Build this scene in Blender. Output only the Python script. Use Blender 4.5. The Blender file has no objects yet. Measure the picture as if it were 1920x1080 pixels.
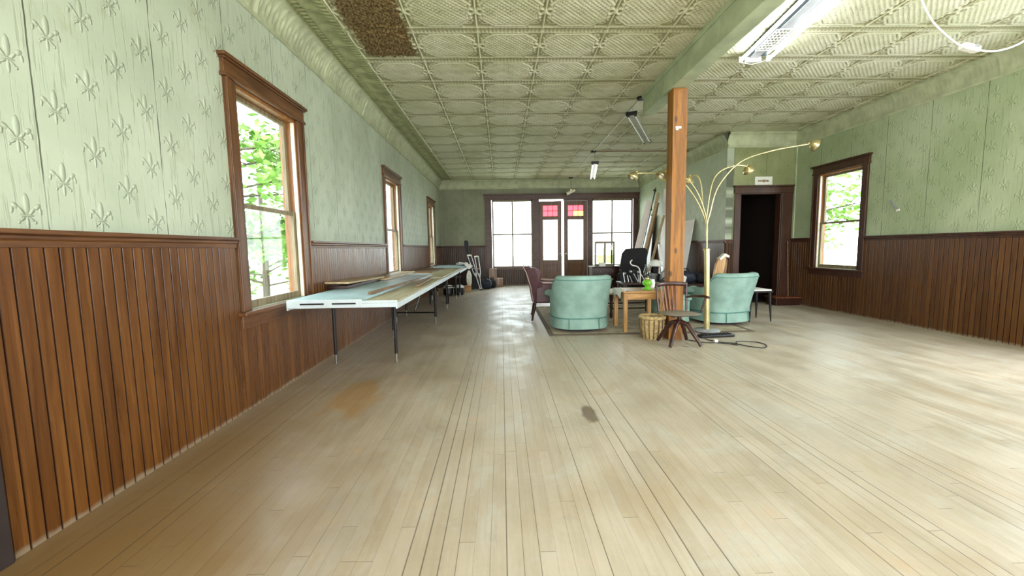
import bpy, math, random
import numpy as np
from mathutils import Vector, Matrix
random.seed(7)
PI = math.pi
SC = bpy.context.scene
COL = SC.collection

# ------------------------------------------------------------------ camera
FPX = 778.0
def cam_axes():
    y = Vector((940-960, 540-466, -FPX)).normalized()
    t = Vector((1, .016, 0))
    z = t.cross(y).normalized()
    x = y.cross(z)
    return x, y, z
ax, ay, az = cam_axes()
cam_data = bpy.data.cameras.new('camera'); cam = bpy.data.objects.new('camera', cam_data); COL.objects.link(cam)
cam_data.sensor_width = 36; cam_data.lens = FPX/1920*36; cam_data.clip_start = .05; cam_data.clip_end = 300
cam.matrix_world = Matrix((ax, ay, az)).to_4x4(); cam.location = (0, 0, 1.2)
SC.camera = cam

# ------------------------------------------------------------------ exposure, sky, daylight
SC.view_settings.view_transform = 'Standard'; SC.view_settings.look = 'None'
SC.view_settings.gamma = 1; SC.view_settings.use_curve_mapping = False
SC.view_settings.exposure = 0.3
SC.cycles.use_denoising = True
SC.cycles.max_bounces = 8; SC.cycles.diffuse_bounces = 5; SC.cycles.glossy_bounces = 3
SC.cycles.transparent_max_bounces = 12; SC.cycles.sample_clamp_indirect = 8
SC.cycles.caustics_reflective = False; SC.cycles.caustics_refractive = False
W = bpy.data.worlds.new('sky'); SC.world = W; W.use_nodes = True
bg = W.node_tree.nodes['Background']; bg.inputs[0].default_value = (.89, .95, 1.0, 1); bg.inputs[1].default_value = 6.5

def area(name, loc, rot, sx, sy, power, color=(1, 1, 1), portal=False):
    l = bpy.data.lights.new(name, 'AREA'); l.shape = 'RECTANGLE'; l.size = sx; l.size_y = sy
    l.energy = power; l.color = color
    if portal: l.cycles.is_portal = True
    o = bpy.data.objects.new(name, l); COL.objects.link(o); o.location = loc; o.rotation_euler = rot
    return o
# added fill lights standing for daylight at unseen windows behind and beside the camera
area('front_fill_light', (-.1, -3.02, 1.9), (PI/2, 0, 0), 2.4, 2.1, 150, (1, .985, .97))
area('front_fill_light', (4.0, -3.02, 1.9), (PI/2, 0, 0), 2.4, 2.1, 200, (1, .985, .97))
area('side_fill_light', (5.9, 3.1, 1.6), (0, PI/2, 0), 1.6, .95, 100, (.86, .92, 1))
area('side_fill_light', (5.9, -.95, 1.6), (0, PI/2, 0), 1.6, .95, 60, (.85, .92, 1))
area('side_fill_light', (-2.0, -.95, 1.6), (0, -PI/2, 0), 1.6, .95, 80, (.97, 1, .95))
# sky portals in the windows the camera sees
for yc in (3.72, 7.72, 11.88):
    area('window_portal', (-2.2, yc, 1.62), (0, -PI/2, 0), 1.7, .95, 0, portal=True)
area('window_portal', (6.1, 7.17, 1.62), (0, PI/2, 0), 1.7, .95, 0, portal=True)
area('window_portal', (2.0, 13.85, 1.6), (-PI/2, 0, 0), 4.8, 2.4, 0, portal=True)

# ------------------------------------------------------------------ node helpers
class NT:
    def __init__(s, name):
        s.m = bpy.data.materials.new(name); s.m.use_nodes = True; s.t = s.m.node_tree
        s.b = s.t.nodes['Principled BSDF']; s.out = s.t.nodes['Material Output']
    def n(s, typ, **k):
        x = s.t.nodes.new(typ)
        for a, v in k.items(): setattr(x, a, v)
        return x
    def put(s, sock, v):
        if v is None: return
        if isinstance(v, bpy.types.NodeSocket): s.t.links.new(v, sock)
        elif isinstance(v, (tuple, list)) and sock.type == 'RGBA': sock.default_value = (*v[:3], 1)
        else: sock.default_value = v
    def ma(s, op, a, b=None, c=None, clamp=False):
        x = s.n('ShaderNodeMath', operation=op, use_clamp=clamp)
        for i, v in enumerate((a, b, c)): s.put(x.inputs[i], v)
        return x.outputs[0]
    def add(s, a, b): return s.ma('ADD', a, b)
    def sub(s, a, b): return s.ma('SUBTRACT', a, b)
    def mul(s, a, b): return s.ma('MULTIPLY', a, b)
    def mx(s, a, b): return s.ma('MAXIMUM', a, b)
    def ramp(s, v, lo, hi, a=0., b=1.):
        x = s.n('ShaderNodeMapRange'); s.put(x.inputs[0], v); s.put(x.inputs[1], lo); s.put(x.inputs[2], hi)
        s.put(x.inputs[3], a); s.put(x.inputs[4], b); x.interpolation_type = 'SMOOTHSTEP'; return x.outputs[0]
    def mix(s, f, a, b, mode='MIX'):
        x = s.n('ShaderNodeMix', data_type='RGBA', blend_type=mode)
        s.put(x.inputs[0], f); s.put(x.inputs[6], a); s.put(x.inputs[7], b); return x.outputs[2]
    def pos(s):
        x = s.n('ShaderNodeTexCoord'); y = s.n('ShaderNodeSeparateXYZ'); s.t.links.new(x.outputs['Object'], y.inputs[0])
        return y.outputs[0], y.outputs[1], y.outputs[2]
    def xyz(s, x, y, z):
        c = s.n('ShaderNodeCombineXYZ')
        for i, v in enumerate((x, y, z)): s.put(c.inputs[i], v)
        return c.outputs[0]
    def noise(s, vec, scale, detail=3., rough=.55, dist=0.):
        x = s.n('ShaderNodeTexNoise'); s.put(x.inputs['Vector'], vec); x.inputs['Scale'].default_value = scale
        x.inputs['Detail'].default_value = detail; x.inputs['Roughness'].default_value = rough
        x.inputs['Distortion'].default_value = dist; return x.outputs[0]
    def white(s, v):
        x = s.n('ShaderNodeTexWhiteNoise', noise_dimensions='1D'); s.put(x.inputs['W'], v); return x.outputs[0]
    def bump(s, h, strength=.5, dist=.01):
        x = s.n('ShaderNodeBump'); s.put(x.inputs['Height'], h); x.inputs['Strength'].default_value = strength
        x.inputs['Distance'].default_value = dist; s.t.links.new(x.outputs[0], s.b.inputs['Normal'])
    def fin(s, col=None, rough=.6, metal=0., spec=None):
        s.put(s.b.inputs['Base Color'], col); s.put(s.b.inputs['Roughness'], rough)
        s.b.inputs['Metallic'].default_value = metal
        if spec is not None: s.b.inputs['Specular IOR Level'].default_value = spec
        return s.m

def plain(name, col, rough=.6, metal=0., var=.12, scale=14, bump=.15, spec=None):
    t = NT(name); p = t.xyz(*t.pos())
    n = t.noise(p, scale, 4)
    c = t.mix(t.ramp(n, .3, .7), tuple(x*(1-var) for x in col), tuple(min(1, x*(1+var)) for x in col))
    if bump: t.bump(t.noise(p, scale*6, 3), bump, .002)
    return t.fin(c, rough, metal, spec)

def wood(name, a, b, axis=2, rough=.45, scale=1., spec=None, knots=False):
    t = NT(name); x, y, z = t.pos(); c = [x, y, z]
    s = [t.mul(v, 22*scale) for v in c]; s[axis] = t.mul(c[axis], 1.6*scale)
    n = t.noise(t.xyz(*s), 1.0, 5, .6, .6)
    f = t.noise(t.xyz(*[t.mul(v, 4) for v in s]), 1.5, 2)
    k = t.add(t.mul(n, .75), t.mul(f, .25))
    col = t.mix(t.ramp(k, .35, .65), a, b)
    if knots:
        v = t.n('ShaderNodeTexVoronoi'); v.inputs['Scale'].default_value = 3.2
        t.put(v.inputs['Vector'], t.xyz(t.mul(x, 2), t.mul(y, 2), z))
        col = t.mix(t.ramp(v.outputs['Distance'], .10, .19, .9, 0), col, (.06, .022, .008))
    t.bump(k, .2, .002)
    return t.fin(col, rough, 0, spec)

def tin_wall(name, axis, off=1.88, base=((.415, .475, .36), (.515, .575, .455)), crease=.36):
    """painted embossed tin sheets: fleur-de-lis in staggered columns, a seam every 65 cm"""
    t = NT(name); P = t.pos(); u = P[axis]; z = P[2]
    cw, ch = .1625, .313
    q = t.ma('DIVIDE', t.sub(u, off), cw); ci = t.ma('FLOOR', q)
    lu = t.mul(t.sub(t.ma('FRACT', q), .5), cw)
    par = t.mul(t.ma('FLOORED_MODULO', ci, 2.), .5)
    qv = t.add(t.ma('DIVIDE', t.sub(z, 1.545), ch), t.add(par, .5))
    lv = t.mul(t.sub(t.ma('FRACT', qv), .5), ch)
    au = t.ma('ABSOLUTE', lu)
    def ell(cx, cy, rx, ry, ang=0., side=True):
        dx = t.sub(au if side else lu, cx); dy = t.sub(lv, cy); c_, s_ = math.cos(ang), math.sin(ang)
        X = t.add(t.mul(dx, c_), t.mul(dy, s_)); Y = t.sub(t.mul(dy, c_), t.mul(dx, s_))
        a = t.mul(X, 1/rx); b = t.mul(Y, 1/ry)
        return t.ma('SUBTRACT', 1., t.add(t.mul(a, a), t.mul(b, b)), clamp=True)
    h = ell(0, .030, .015, .044, 0, False)
    for e in (ell(.021, -.001, .008, .024, -.65), ell(.041, .018, .011, .017, -.9), ell(.053, .000, .007, .016, .15), ell(0, -.020, .028, .006, 0, False),
              ell(0, -.050, .008, .030, 0, False), ell(.017, -.036, .006, .017, .95), ell(.030, -.048, .006, .008, 0)):
        h = t.mx(h, e)
    big = t.noise(t.xyz(*P), 1.3, 4)
    st = t.noise(t.xyz(t.mul(u, 48), 0., t.mul(z, 3.2)), 1., 3, .6)     # vertical dashes stamped in the sheet
    dash = t.ramp(st, .54, .66)
    wav = t.mul(t.sub(t.noise(t.xyz(t.mul(u, 3), 0., t.mul(z, 3)), 2.), .5), .012)
    sq = t.ma('FRACT', t.ma('DIVIDE', t.add(t.sub(u, off), wav), .65))
    sd = t.mul(t.ma('MINIMUM', sq, t.ma('SUBTRACT', 1., sq)), .65)
    seam = t.mul(t.ramp(sd, .0015, .0045, 1, 0), t.ramp(t.noise(t.xyz(u, 3., z), 3.5, 2), .38, .52, .25, 1))
    hh = t.add(t.mul(h, .35+crease*1.5), t.add(t.mul(dash, -.12), t.mul(t.noise(t.xyz(*P), 9, 3), .25)))
    hh = t.sub(hh, t.mul(seam, .8))
    t.bump(hh, .75, .010)
    col = t.mix(t.ramp(big, .3, .7), base[0], base[1])
    col = t.mix(t.ramp(t.noise(t.xyz(*P), 2.4, 6, .7), .58, .78, 0, .45), col, (.30, .30, .12))
    edge = t.mul(t.ramp(h, .0, .12), t.ramp(h, .12, .5, 1, 0))         # embossed shading painted as a dark rim round each stamp
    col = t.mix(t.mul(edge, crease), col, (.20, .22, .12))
    col = t.mix(t.mul(dash, .34), col, (.22, .25, .13))
    col = t.mix(t.mul(seam, .85), col, (.05, .055, .03))
    return t.fin(col, .55)

def wainscot_mat(name, axis, shade_k=1.):
    t = NT(name); P = t.pos(); u = P[axis]; z = P[2]
    i = t.ma('FLOOR', t.ma('DIVIDE', u, .061)); r = t.white(i); r2 = t.white(t.add(i, 77.3))
    vec = t.xyz(t.add(t.mul(u, 30), t.mul(r, 40)), t.mul(r2, 30), t.mul(z, 1.7))
    g = t.noise(vec, .55, 5, .6, 1.2)
    g2 = t.noise(t.xyz(t.mul(u, 160), r, t.mul(z, 5)), 1., 2)
    k = t.add(t.mul(g, .65), t.add(t.mul(g2, .2), t.mul(t.sub(r, .5), .12)))
    col = t.mix(t.ramp(k, .22, .78), (.078*shade_k, .026*shade_k, .006*shade_k), (.245*shade_k, .098*shade_k, .020*shade_k))
    col = t.mix(t.ramp(t.add(z, t.mul(t.noise(t.xyz(*P), 7, 4), .05)), .03, .06, .75, 0), col, (.28, .22, .15))
    sp = t.noise(t.xyz(t.mul(u, 45), 0, t.mul(z, 14)), 1., 2)
    col = t.mix(t.ramp(sp, .79, .82, 0, .8), col, (.55, .42, .22))
    fr = t.ma('FRACT', t.ma('DIVIDE', u, .061)); ed = t.mul(t.ma('MINIMUM', fr, t.ma('SUBTRACT', 1., fr)), .061)
    col = t.mix(t.ramp(ed, .0025, .0065, .9, 0), col, (.014, .006, .003))
    t.bump(k, .25, .002)
    return t.fin(col, t.ramp(g, .3, .7, .26, .40), 0, .35)

def floor_mat():
    t = NT('worn_floorboards'); x, y, z = t.pos(); w = .065
    q = t.ma('DIVIDE', x, w); i = t.ma('FLOOR', q); r = t.white(i)
    yy = t.ma('DIVIDE', t.add(y, t.mul(r, 9.)), 1.9); j = t.ma('FLOOR', yy)
    rb = t.white(t.add(t.mul(i, 3.17), t.mul(j, 11.3)))
    fx = t.ma('FRACT', q); dx = t.mul(t.ma('MINIMUM', fx, t.ma('SUBTRACT', 1., fx)), w)
    fy = t.ma('FRACT', yy); dy = t.mul(t.ma('MINIMUM', fy, t.ma('SUBTRACT', 1., fy)), 1.9)
    wide = t.ma('ADD', t.mul(t.ma('POWER', t.white(t.add(t.ma('ROUND', q), 5.5)), 4.), .0034), .0005)
    gx = t.ma('SUBTRACT', 1., t.ma('DIVIDE', dx, wide), clamp=True)
    gy = t.ramp(dy, .0008, .002, 1, 0)
    gap = t.mx(t.ma('MULTIPLY', gx, 2., clamp=True), t.mul(gy, .8))
    g = t.noise(t.xyz(t.add(t.mul(x, 45), t.mul(rb, 50)), t.mul(y, 2.2), rb), 1., 5, .62, .4)
    cl = t.noise(t.xyz(x, y, 0.), .9, 5, .6, .5); c2 = t.noise(t.xyz(x, t.mul(y, .7), 4.), 3.2, 6, .68)
    k = t.add(t.mul(g, .35), t.add(t.mul(rb, .12), t.mul(c2, .6)))
    col = t.mix(t.ramp(k, .30, .78), (.375, .315, .23), (.52, .46, .37))
    mot = t.noise(t.xyz(t.mul(x, 1.3), t.mul(y, .8), 2.), 1.6, 6, .72, .8)
    col = t.mix(t.ramp(mot, .52, .66, 0, .45), col, (.40, .30, .18))
    col = t.mix(t.ramp(mot, .46, .36, 0, .40), col, (.50, .50, .46))
    scr = t.noise(t.xyz(t.mul(x, 9), t.mul(y, 5), 1.), 2.2, 6, .75, 1.5)
    col = t.mix(t.ramp(scr, .60, .70, 0, .22), col, (.22, .17, .11))
    # old varnish left along the left side, bare grey boards where people walked
    lft = t.ramp(t.add(x, t.mul(t.sub(cl, .5), 1.8)), -1.75, .25, 1, 0)
    near = t.ramp(y, 1.2, 5.5, 1, .35)
    col = t.mix(t.mul(t.mul(lft, near), .93), col, (.19, .105, .03))
    col = t.mix(t.ramp(c2, .60, .72, 0, .30), col, (.46, .27, .13))
    col = t.mix(t.ramp(t.noise(t.xyz(x, y, 9.), 2.2, 5, .7), .60, .75, 0, .35), col, (.25, .24, .22))
    def spot(cx, cy, rx, ry, c, a):
        dx_ = t.mul(t.sub(x, cx), 1/rx); dy_ = t.mul(t.sub(y, cy), 1/ry)
        d = t.ma('SQRT', t.add(t.mul(dx_, dx_), t.mul(dy_, dy_)))
        d = t.add(d, t.mul(t.sub(c2, .5), 2.8))
        return t.mix(t.ramp(d, .5, 1.1, a, 0), col, c)
    col = spot(.61, 2.93, .055, .16, (.12, .075, .045), .8)
    col = spot(-1.22, 3.35, .22, .40, (.34, .18, .05), .6)
    col = spot(2.55, 1.25, .25, .35, (.50, .30, .07), .5)
    col = t.mix(t.mul(gap, .72), col, (.06, .045, .03))
    t.bump(t.sub(t.mul(g, .25), gap), .35, .003)
    return t.fin(col, t.ramp(c2, .35, .65, .34, .52), 0, .55)

def ceil_mat():
    t = NT('painted_tin_ceiling'); x, y, z = t.pos()
    n = t.noise(t.xyz(x, y, 0.), 1.1, 5, .65); n2 = t.noise(t.xyz(x, y, 0.), 16, 5, .7)
    row = t.white(t.ma('FLOOR', t.ma('DIVIDE', t.sub(y, 5.06), .656)))
    col = t.mix(t.ramp(t.add(n, t.mul(row, .12)), .38, .68), (.60, .61, .41), (.74, .735, .57))
    deep = t.ramp(z, 3.383, 3.398)                                      # relief shading put into the colour, recesses darker than raised parts
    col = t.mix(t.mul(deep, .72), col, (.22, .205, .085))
    col = t.mix(t.ramp(n2, .62, .72, 0, .35), col, (.30, .24, .10))
    # two panels lost their paint and rusted
    e = t.mul(t.sub(n2, .5), .25)
    mxx = t.mul(t.ramp(t.add(x, e), -1.50, -1.42), t.ramp(t.add(x, e), -.92, -.87, 1, 0))
    my = t.ramp(t.add(y, e), 4.94, 5.0, 1, 0)
    rust = t.mul(mxx, my)
    rc = t.mix(t.ramp(t.noise(t.xyz(t.mul(x, 2), y, 0.), 24, 4, .7), .42, .6), (.09, .045, .012), (.30, .22, .10))
    col = t.mix(rust, col, rc)
    t.bump(n2, .2, .003)
    return t.fin(col, .5)

def glass_mat(name, tint=(.97, 1, .98), gl=.08):
    t = NT(name); t.t.nodes.remove(t.b)
    tr = t.n('ShaderNodeBsdfTransparent'); t.put(tr.inputs[0], tint)
    g = t.n('ShaderNodeBsdfGlossy'); g.inputs['Roughness'].default_value = .03
    f = t.n('ShaderNodeLayerWeight'); f.inputs[0].default_value = .5
    m = t.n('ShaderNodeMixShader'); t.t.links.new(t.ma('MULTIPLY_ADD', t.ma('POWER', f.outputs[1], 5.), .9, .03), m.inputs[0])
    t.t.links.new(tr.outputs[0], m.inputs[1]); t.t.links.new(g.outputs[0], m.inputs[2]); t.t.links.new(m.outputs[0], t.out.inputs[0])
    return t.m
def emit_mat(name, col, st):
    t = NT(name); t.b.inputs['Base Color'].default_value = (.9, .9, .9, 1)
    t.b.inputs['Emission Color'].default_value = (*col, 1); t.b.inputs['Emission Strength'].default_value = st; return t.m

M = {}
M['wall_y'] = tin_wall('green_tin_wall', 1); M['wall_x'] = tin_wall('shaded_green_tin_end_wall', 0, .1, ((.21, .235, .10), (.31, .33, .17)), .2); M['wall_f'] = tin_wall('shaded_grey_green_tin_far_wall', 0, .1, ((.19, .20, .125), (.27, .28, .19)), .2)  # olive end and grey-green far walls, their backlit shade put into darker colours
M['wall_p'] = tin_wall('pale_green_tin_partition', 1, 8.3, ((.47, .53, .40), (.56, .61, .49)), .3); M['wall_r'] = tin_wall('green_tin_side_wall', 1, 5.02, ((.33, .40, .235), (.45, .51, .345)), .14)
M['wain_y'] = wainscot_mat('varnished_beadboard', 1); M['wain_x'] = wainscot_mat('shaded_end_beadboard', 0, .38); M['wain_r'] = wainscot_mat('shaded_varnished_beadboard', 1, .72)  # far and right beadboard: same varnish, darkened to paint in those walls' shade
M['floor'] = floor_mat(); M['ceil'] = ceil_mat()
M['trim'] = wood('red_brown_trim', (.070, .026, .009), (.170, .070, .022), 2, .38)
M['trim_h'] = wood('red_brown_rail', (.070, .026, .009), (.165, .068, .022), 1, .38)
M['trim_hx'] = wood('red_brown_head', (.045, .016, .010), (.10, .036, .020), 0, .4)
M['trim_d'] = wood('shaded_red_brown_trim', (.030, .011, .006), (.075, .027, .013), 2, .4)  # same trim with the shade of the right window and doorway in its colour
M['jamb'] = wood('orange_brown_jamb', (.20, .075, .022), (.38, .17, .055), 2, .35)
M['pale_jamb'] = plain('cream_jamb', (.72, .70, .58), .5)
M['sash'] = wood('weathered_sash', (.14, .10, .05), (.30, .24, .14), 2, .5)
M['beam'] = plain('green_painted_beam', (.40, .46, .30), .6, 0, .18, 3, .3)
M['corn'] = plain('green_tin_cornice', (.44, .47, .31), .5, 0, .15, 6, .2)
M['corn2'] = plain('olive_tin_border', (.34, .36, .19), .5, 0, .2, 5, .2)
M['post'] = wood('amber_timber', (.16, .056, .004), (.34, .135, .010), 2, .55, .8, None, True)
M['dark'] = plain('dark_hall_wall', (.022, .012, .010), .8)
M['black'] = plain('black_metal', (.012, .012, .013), .35, .3)
M['steel'] = plain('steel_tip', (.35, .35, .34), .3, .9)
M['glass'] = glass_mat('window_glass')
M['redglass'] = glass_mat('rose_glass', (.85, .22, .25)); M['amberglass'] = glass_mat('amber_glass', (.95, .65, .28))

# ------------------------------------------------------------------ mesh builder
class MB:
    def __init__(s): s.v = []; s.f = []
    def raw(s, vs, fs):
        o = len(s.v); s.v += [tuple(v) for v in vs]; s.f += [tuple(i+o for i in f) for f in fs]; return s
    def box(s, x0, x1, y0, y1, z0, z1):
        return s.raw([(x, y, z) for x in (x0, x1) for y in (y0, y1) for z in (z0, z1)],
                     [(0, 1, 3, 2), (4, 6, 7, 5), (0, 4, 5, 1), (2, 3, 7, 6), (0, 2, 6, 4), (1, 5, 7, 3)])
    def obox(s, c, size, ang=0, tilt=0, roll=0):
        m = Matrix.Rotation(ang, 4, 'Z') @ Matrix.Rotation(tilt, 4, 'X') @ Matrix.Rotation(roll, 4, 'Y')
        a, b, d = [k/2 for k in size]
        vs = [Vector(c)+m @ Vector((x, y, z)) for x in (-a, a) for y in (-b, b) for z in (-d, d)]
        return s.raw(vs, [(0, 1, 3, 2), (4, 6, 7, 5), (0, 4, 5, 1), (2, 3, 7, 6), (0, 2, 6, 4), (1, 5, 7, 3)])
    def beam(s, p0, p1, w, h, up=(0, 0, 1)):
        p0 = Vector(p0); p1 = Vector(p1); d = (p1-p0).normalized(); up = Vector(up)
        if abs(d.dot(up)) > .98: up = Vector((1, 0, 0))
        a = d.cross(up).normalized(); b = a.cross(d)
        vs = [p+a*i*w/2+b*j*h/2 for p in (p0, p1) for i in (-1, 1) for j in (-1, 1)]
        return s.raw(vs, [(0, 1, 3, 2), (4, 6, 7, 5), (0, 4, 5, 1), (2, 3, 7, 6), (0, 2, 6, 4), (1, 5, 7, 3)])
    def cyl(s, p0, p1, r0, r1=None, n=16):
        return s.tube([p0, p1], [r0, r0 if r1 is None else r1], n)
    def tube(s, pts, r, n=8):
        pts = [Vector(p) for p in pts]; k = len(pts)
        if not isinstance(r, (list, tuple)): r = [r]*k
        vs = []; prev = None
        for i, p in enumerate(pts):
            d = (pts[min(i+1, k-1)]-pts[max(i-1, 0)]).normalized()
            if prev is None:
                a = d.cross(Vector((0, 0, 1)));
                if a.length < .01: a = d.cross(Vector((1, 0, 0)))
            else: a = prev-d*prev.dot(d)
            a.normalize(); prev = a; b = d.cross(a)
            vs += [p+(a*math.cos(2*PI*j/n)+b*math.sin(2*PI*j/n))*r[i] for j in range(n)]
        fs = [(i*n+j, i*n+(j+1) % n, (i+1)*n+(j+1) % n, (i+1)*n+j) for i in range(k-1) for j in range(n)]
        fs += [tuple(range(n))[::-1], tuple((k-1)*n+j for j in range(n))]
        return s.raw(vs, fs)
    def lathe(s, c, prof, n=20, m=None, caps=True):
        vs = []
        for r, z in prof: vs += [Vector((r*math.cos(2*PI*j/n), r*math.sin(2*PI*j/n), z)) for j in range(n)]
        if m is not None: vs = [m @ v for v in vs]
        vs = [v+Vector(c) for v in vs]; k = len(prof)
        fs = [(i*n+j, i*n+(j+1) % n, (i+1)*n+(j+1) % n, (i+1)*n+j) for i in range(k-1) for j in range(n)]
        if caps: fs += [tuple(range(n))[::-1], tuple((k-1)*n+j for j in range(n))]
        return s.raw(vs, fs)
    def ball(s, c, r, sq=(1, 1, 1), n=12):
        vs = [(c[0]+sq[0]*r*math.sin(PI*i/n)*math.cos(2*PI*j/(2*n)), c[1]+sq[1]*r*math.sin(PI*i/n)*math.sin(2*PI*j/(2*n)), c[2]+sq[2]*r*math.cos(PI*i/n)) for i in range(n+1) for j in range(2*n)]
        return s.raw(vs, [(i*2*n+j, (i+1)*2*n+j, (i+1)*2*n+(j+1) % (2*n), i*2*n+(j+1) % (2*n)) for i in range(n) for j in range(2*n)])
    def grid(s, fn, nu, nv, closeu=False):
        vs = [fn(i/nu, j/nv) for i in range(nu if closeu else nu+1) for j in range(nv+1)]; k = nu if closeu else nu+1
        return s.raw(vs, [(i*(nv+1)+j, ((i+1) % k)*(nv+1)+j, ((i+1) % k)*(nv+1)+j+1, i*(nv+1)+j+1) for i in range(nu) for j in range(nv)])
    def prism(s, poly, p, ext):
        """poly: 3D points, extruded by vector ext"""
        k = len(poly); e = Vector(ext); a = [Vector(q)+Vector(p) for q in poly]
        return s.raw(a+[q+e for q in a], [tuple(range(k)), tuple(range(2*k-1, k-1, -1))]+[(i, (i+1) % k, k+(i+1) % k, k+i) for i in range(k)])
    def build(s, name, mat, parent=None, bevel=0, smooth=None, subd=0, solid=0):
        me = bpy.data.meshes.new(name); me.from_pydata([tuple(v) for v in s.v], [], s.f); me.update()
        o = bpy.data.objects.new(name, me); COL.objects.link(o); me.materials.append(mat)
        import bmesh
        b = bmesh.new(); b.from_mesh(me); bmesh.ops.recalc_face_normals(b, faces=b.faces); b.to_mesh(me); b.free()
        if parent is not None: o.parent = parent
        if solid:
            m = o.modifiers.new('solid', 'SOLIDIFY'); m.thickness = solid; m.offset = 0
        if bevel:
            m = o.modifiers.new('bevel', 'BEVEL'); m.width = bevel; m.segments = 2; m.limit_method = 'ANGLE'
        if subd:
            m = o.modifiers.new('subd', 'SUBSURF'); m.levels = subd; m.render_levels = subd
        if smooth is not None or subd:
            me.shade_smooth()
            if smooth: me.set_sharp_from_angle(angle=math.radians(smooth))
        return o
def root(name, loc=(0, 0, 0), rz=0, label=None, cat=None, group=None, kind=None):
    o = bpy.data.objects.new(name, None); COL.objects.link(o); o.location = loc; o.rotation_euler = (0, 0, rz); o.empty_display_size = .1
    return tag(o, label, cat, group, kind)
def tag(o, label=None, cat=None, group=None, kind=None):
    if label: o['label'] = label
    if cat: o['category'] = cat
    if group: o['group'] = group
    if kind: o['kind'] = kind
    return o
def struct(mb, name, mat, label=None, parent=None, **k):
    o = mb.build(name, mat, parent, **k)
    if parent is None: tag(o, label, name.split('_')[0], None, 'structure')
    return o

# ------------------------------------------------------------------ the room
XL, XR, XP, YF, YR, YB, H = -1.97, 5.87, 4.5, 13.6, 8.3, -3.0, 3.4
WT = .16
RAIL = 1.31
# window openings: (centre along the wall)
LW = [-.95, 3.72, 7.72, 11.88]; RW = [-.95, 3.1, 7.17]; HW = .49; WZ0, WZ1 = .76, 2.46

fl = MB().box(XL-WT, XR+WT, YB-WT, YF+WT, -.08, 0)
struct(fl, 'floor', M['floor'], 'worn pale narrow floorboards of the hall')

def wall_along_y(x, out, y0, y1, wins, z0=0, z1=H):
    """solid wall slab with window openings; out = -1 left, +1 right"""
    b = MB(); xa, xb = sorted((x, x+out*WT)); y = y0
    for c in wins:
        if c-HW <= y0 or c+HW >= y1: continue
        b.box(xa, xb, y, c-HW, z0, z1); b.box(xa, xb, c-HW, c+HW, z0, WZ0); b.box(xa, xb, c-HW, c+HW, WZ1, z1); y = c+HW
    b.box(xa, xb, y, y1, z0, z1); return b
struct(wall_along_y(XL, -1, YB-WT, YF+WT, LW), 'wall_left', M['wall_y'], 'long left wall of pale green embossed tin above beadboard')
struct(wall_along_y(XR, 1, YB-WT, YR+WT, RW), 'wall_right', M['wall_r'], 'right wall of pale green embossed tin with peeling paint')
# partition between the far alcove and the small hall, and the short cross wall with the dark doorway
struct(MB().box(XP, XP+.14, YR, YF, 0, H), 'wall_partition', M['wall_p'], 'green tin partition running back from the doorway corner')
DX0, DX1, DZ = 4.785, 5.625, 2.22
b = MB().box(XP+.14, DX0, YR, YR+.14, 0, H).box(DX1, XR, YR, YR+.14, 0, H).box(DX0, DX1, YR, YR+.14, DZ, H)
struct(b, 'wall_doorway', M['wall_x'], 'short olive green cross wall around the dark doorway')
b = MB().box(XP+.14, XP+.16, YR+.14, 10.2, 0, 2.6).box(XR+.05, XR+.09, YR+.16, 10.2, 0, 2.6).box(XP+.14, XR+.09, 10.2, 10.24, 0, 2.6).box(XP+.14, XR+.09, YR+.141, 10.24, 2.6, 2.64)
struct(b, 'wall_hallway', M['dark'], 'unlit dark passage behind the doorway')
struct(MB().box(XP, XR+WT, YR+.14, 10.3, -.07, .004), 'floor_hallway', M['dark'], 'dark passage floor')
# far wall around the shop front
FX0, FX1, FZ1 = -.40, 4.42, 2.90
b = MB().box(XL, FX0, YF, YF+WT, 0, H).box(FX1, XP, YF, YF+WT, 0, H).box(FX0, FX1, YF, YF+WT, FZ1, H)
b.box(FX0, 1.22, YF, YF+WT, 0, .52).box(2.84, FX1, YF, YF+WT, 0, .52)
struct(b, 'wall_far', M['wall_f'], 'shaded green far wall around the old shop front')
# wall behind the camera with its own two windows
b = MB(); x = XL
for x0, x1 in ((-1.3, 1.1), (2.8, 5.2)):
    b.box(x, x0, YB-WT, YB, 0, H); b.box(x0, x1, YB-WT, YB, 0, .85); b.box(x0, x1, YB-WT, YB, 2.95, H); x = x1
b.box(x, XR, YB-WT, YB, 0, H)
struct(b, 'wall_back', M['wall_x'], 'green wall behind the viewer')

# beadboard: every board a strip with V grooves, cut under the windows
def beadboard(name, mat, axis, face, inn, a, c, holes, top=1.25, label=None):
    b = MB(); w = .061; i = math.ceil(a/w); pts = [a]
    while i*w < c: pts.append(i*w); i += 1
    pts.append(c); g = .005; d = .018
    for p, q in zip(pts, pts[1:]):
        if q-p < .01: continue
        mid = (p+q)/2; t = top
        skip = False
        for h0, h1, hz in holes:
            if h0 < mid < h1:
                t = hz
                if hz <= 0: skip = True
        if skip: continue
        prof = [(p, .008), (p+g, d), (q-g, d), (q, .008), (q, .001), (p, .001)]
        def P(u, dd, z):
            return (face+inn*dd, u, z) if axis == 1 else (u, face+inn*dd, z)
        b.prism([P(u, dd, 0) for u, dd in prof], (0, 0, 0), (0, 0, t))
    o = b.build(name, mat); tag(o, label, 'wainscot', None, 'structure'); return o
wh = lambda L: [(c-.60, c+.60, .70) for c in L]
beadboard('trim_1', M['wain_y'], 1, XL, 1, YB, YF, wh(LW), label='varnished brown beadboard along the left wall')
beadboard('trim_2', M['wain_r'], 1, XR, -1, YB, YR, wh(RW), label='varnished brown beadboard along the right wall')
beadboard('trim_3', M['wain_r'], 1, XP, -1, YR, YF, [], label='beadboard on the partition')
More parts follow.
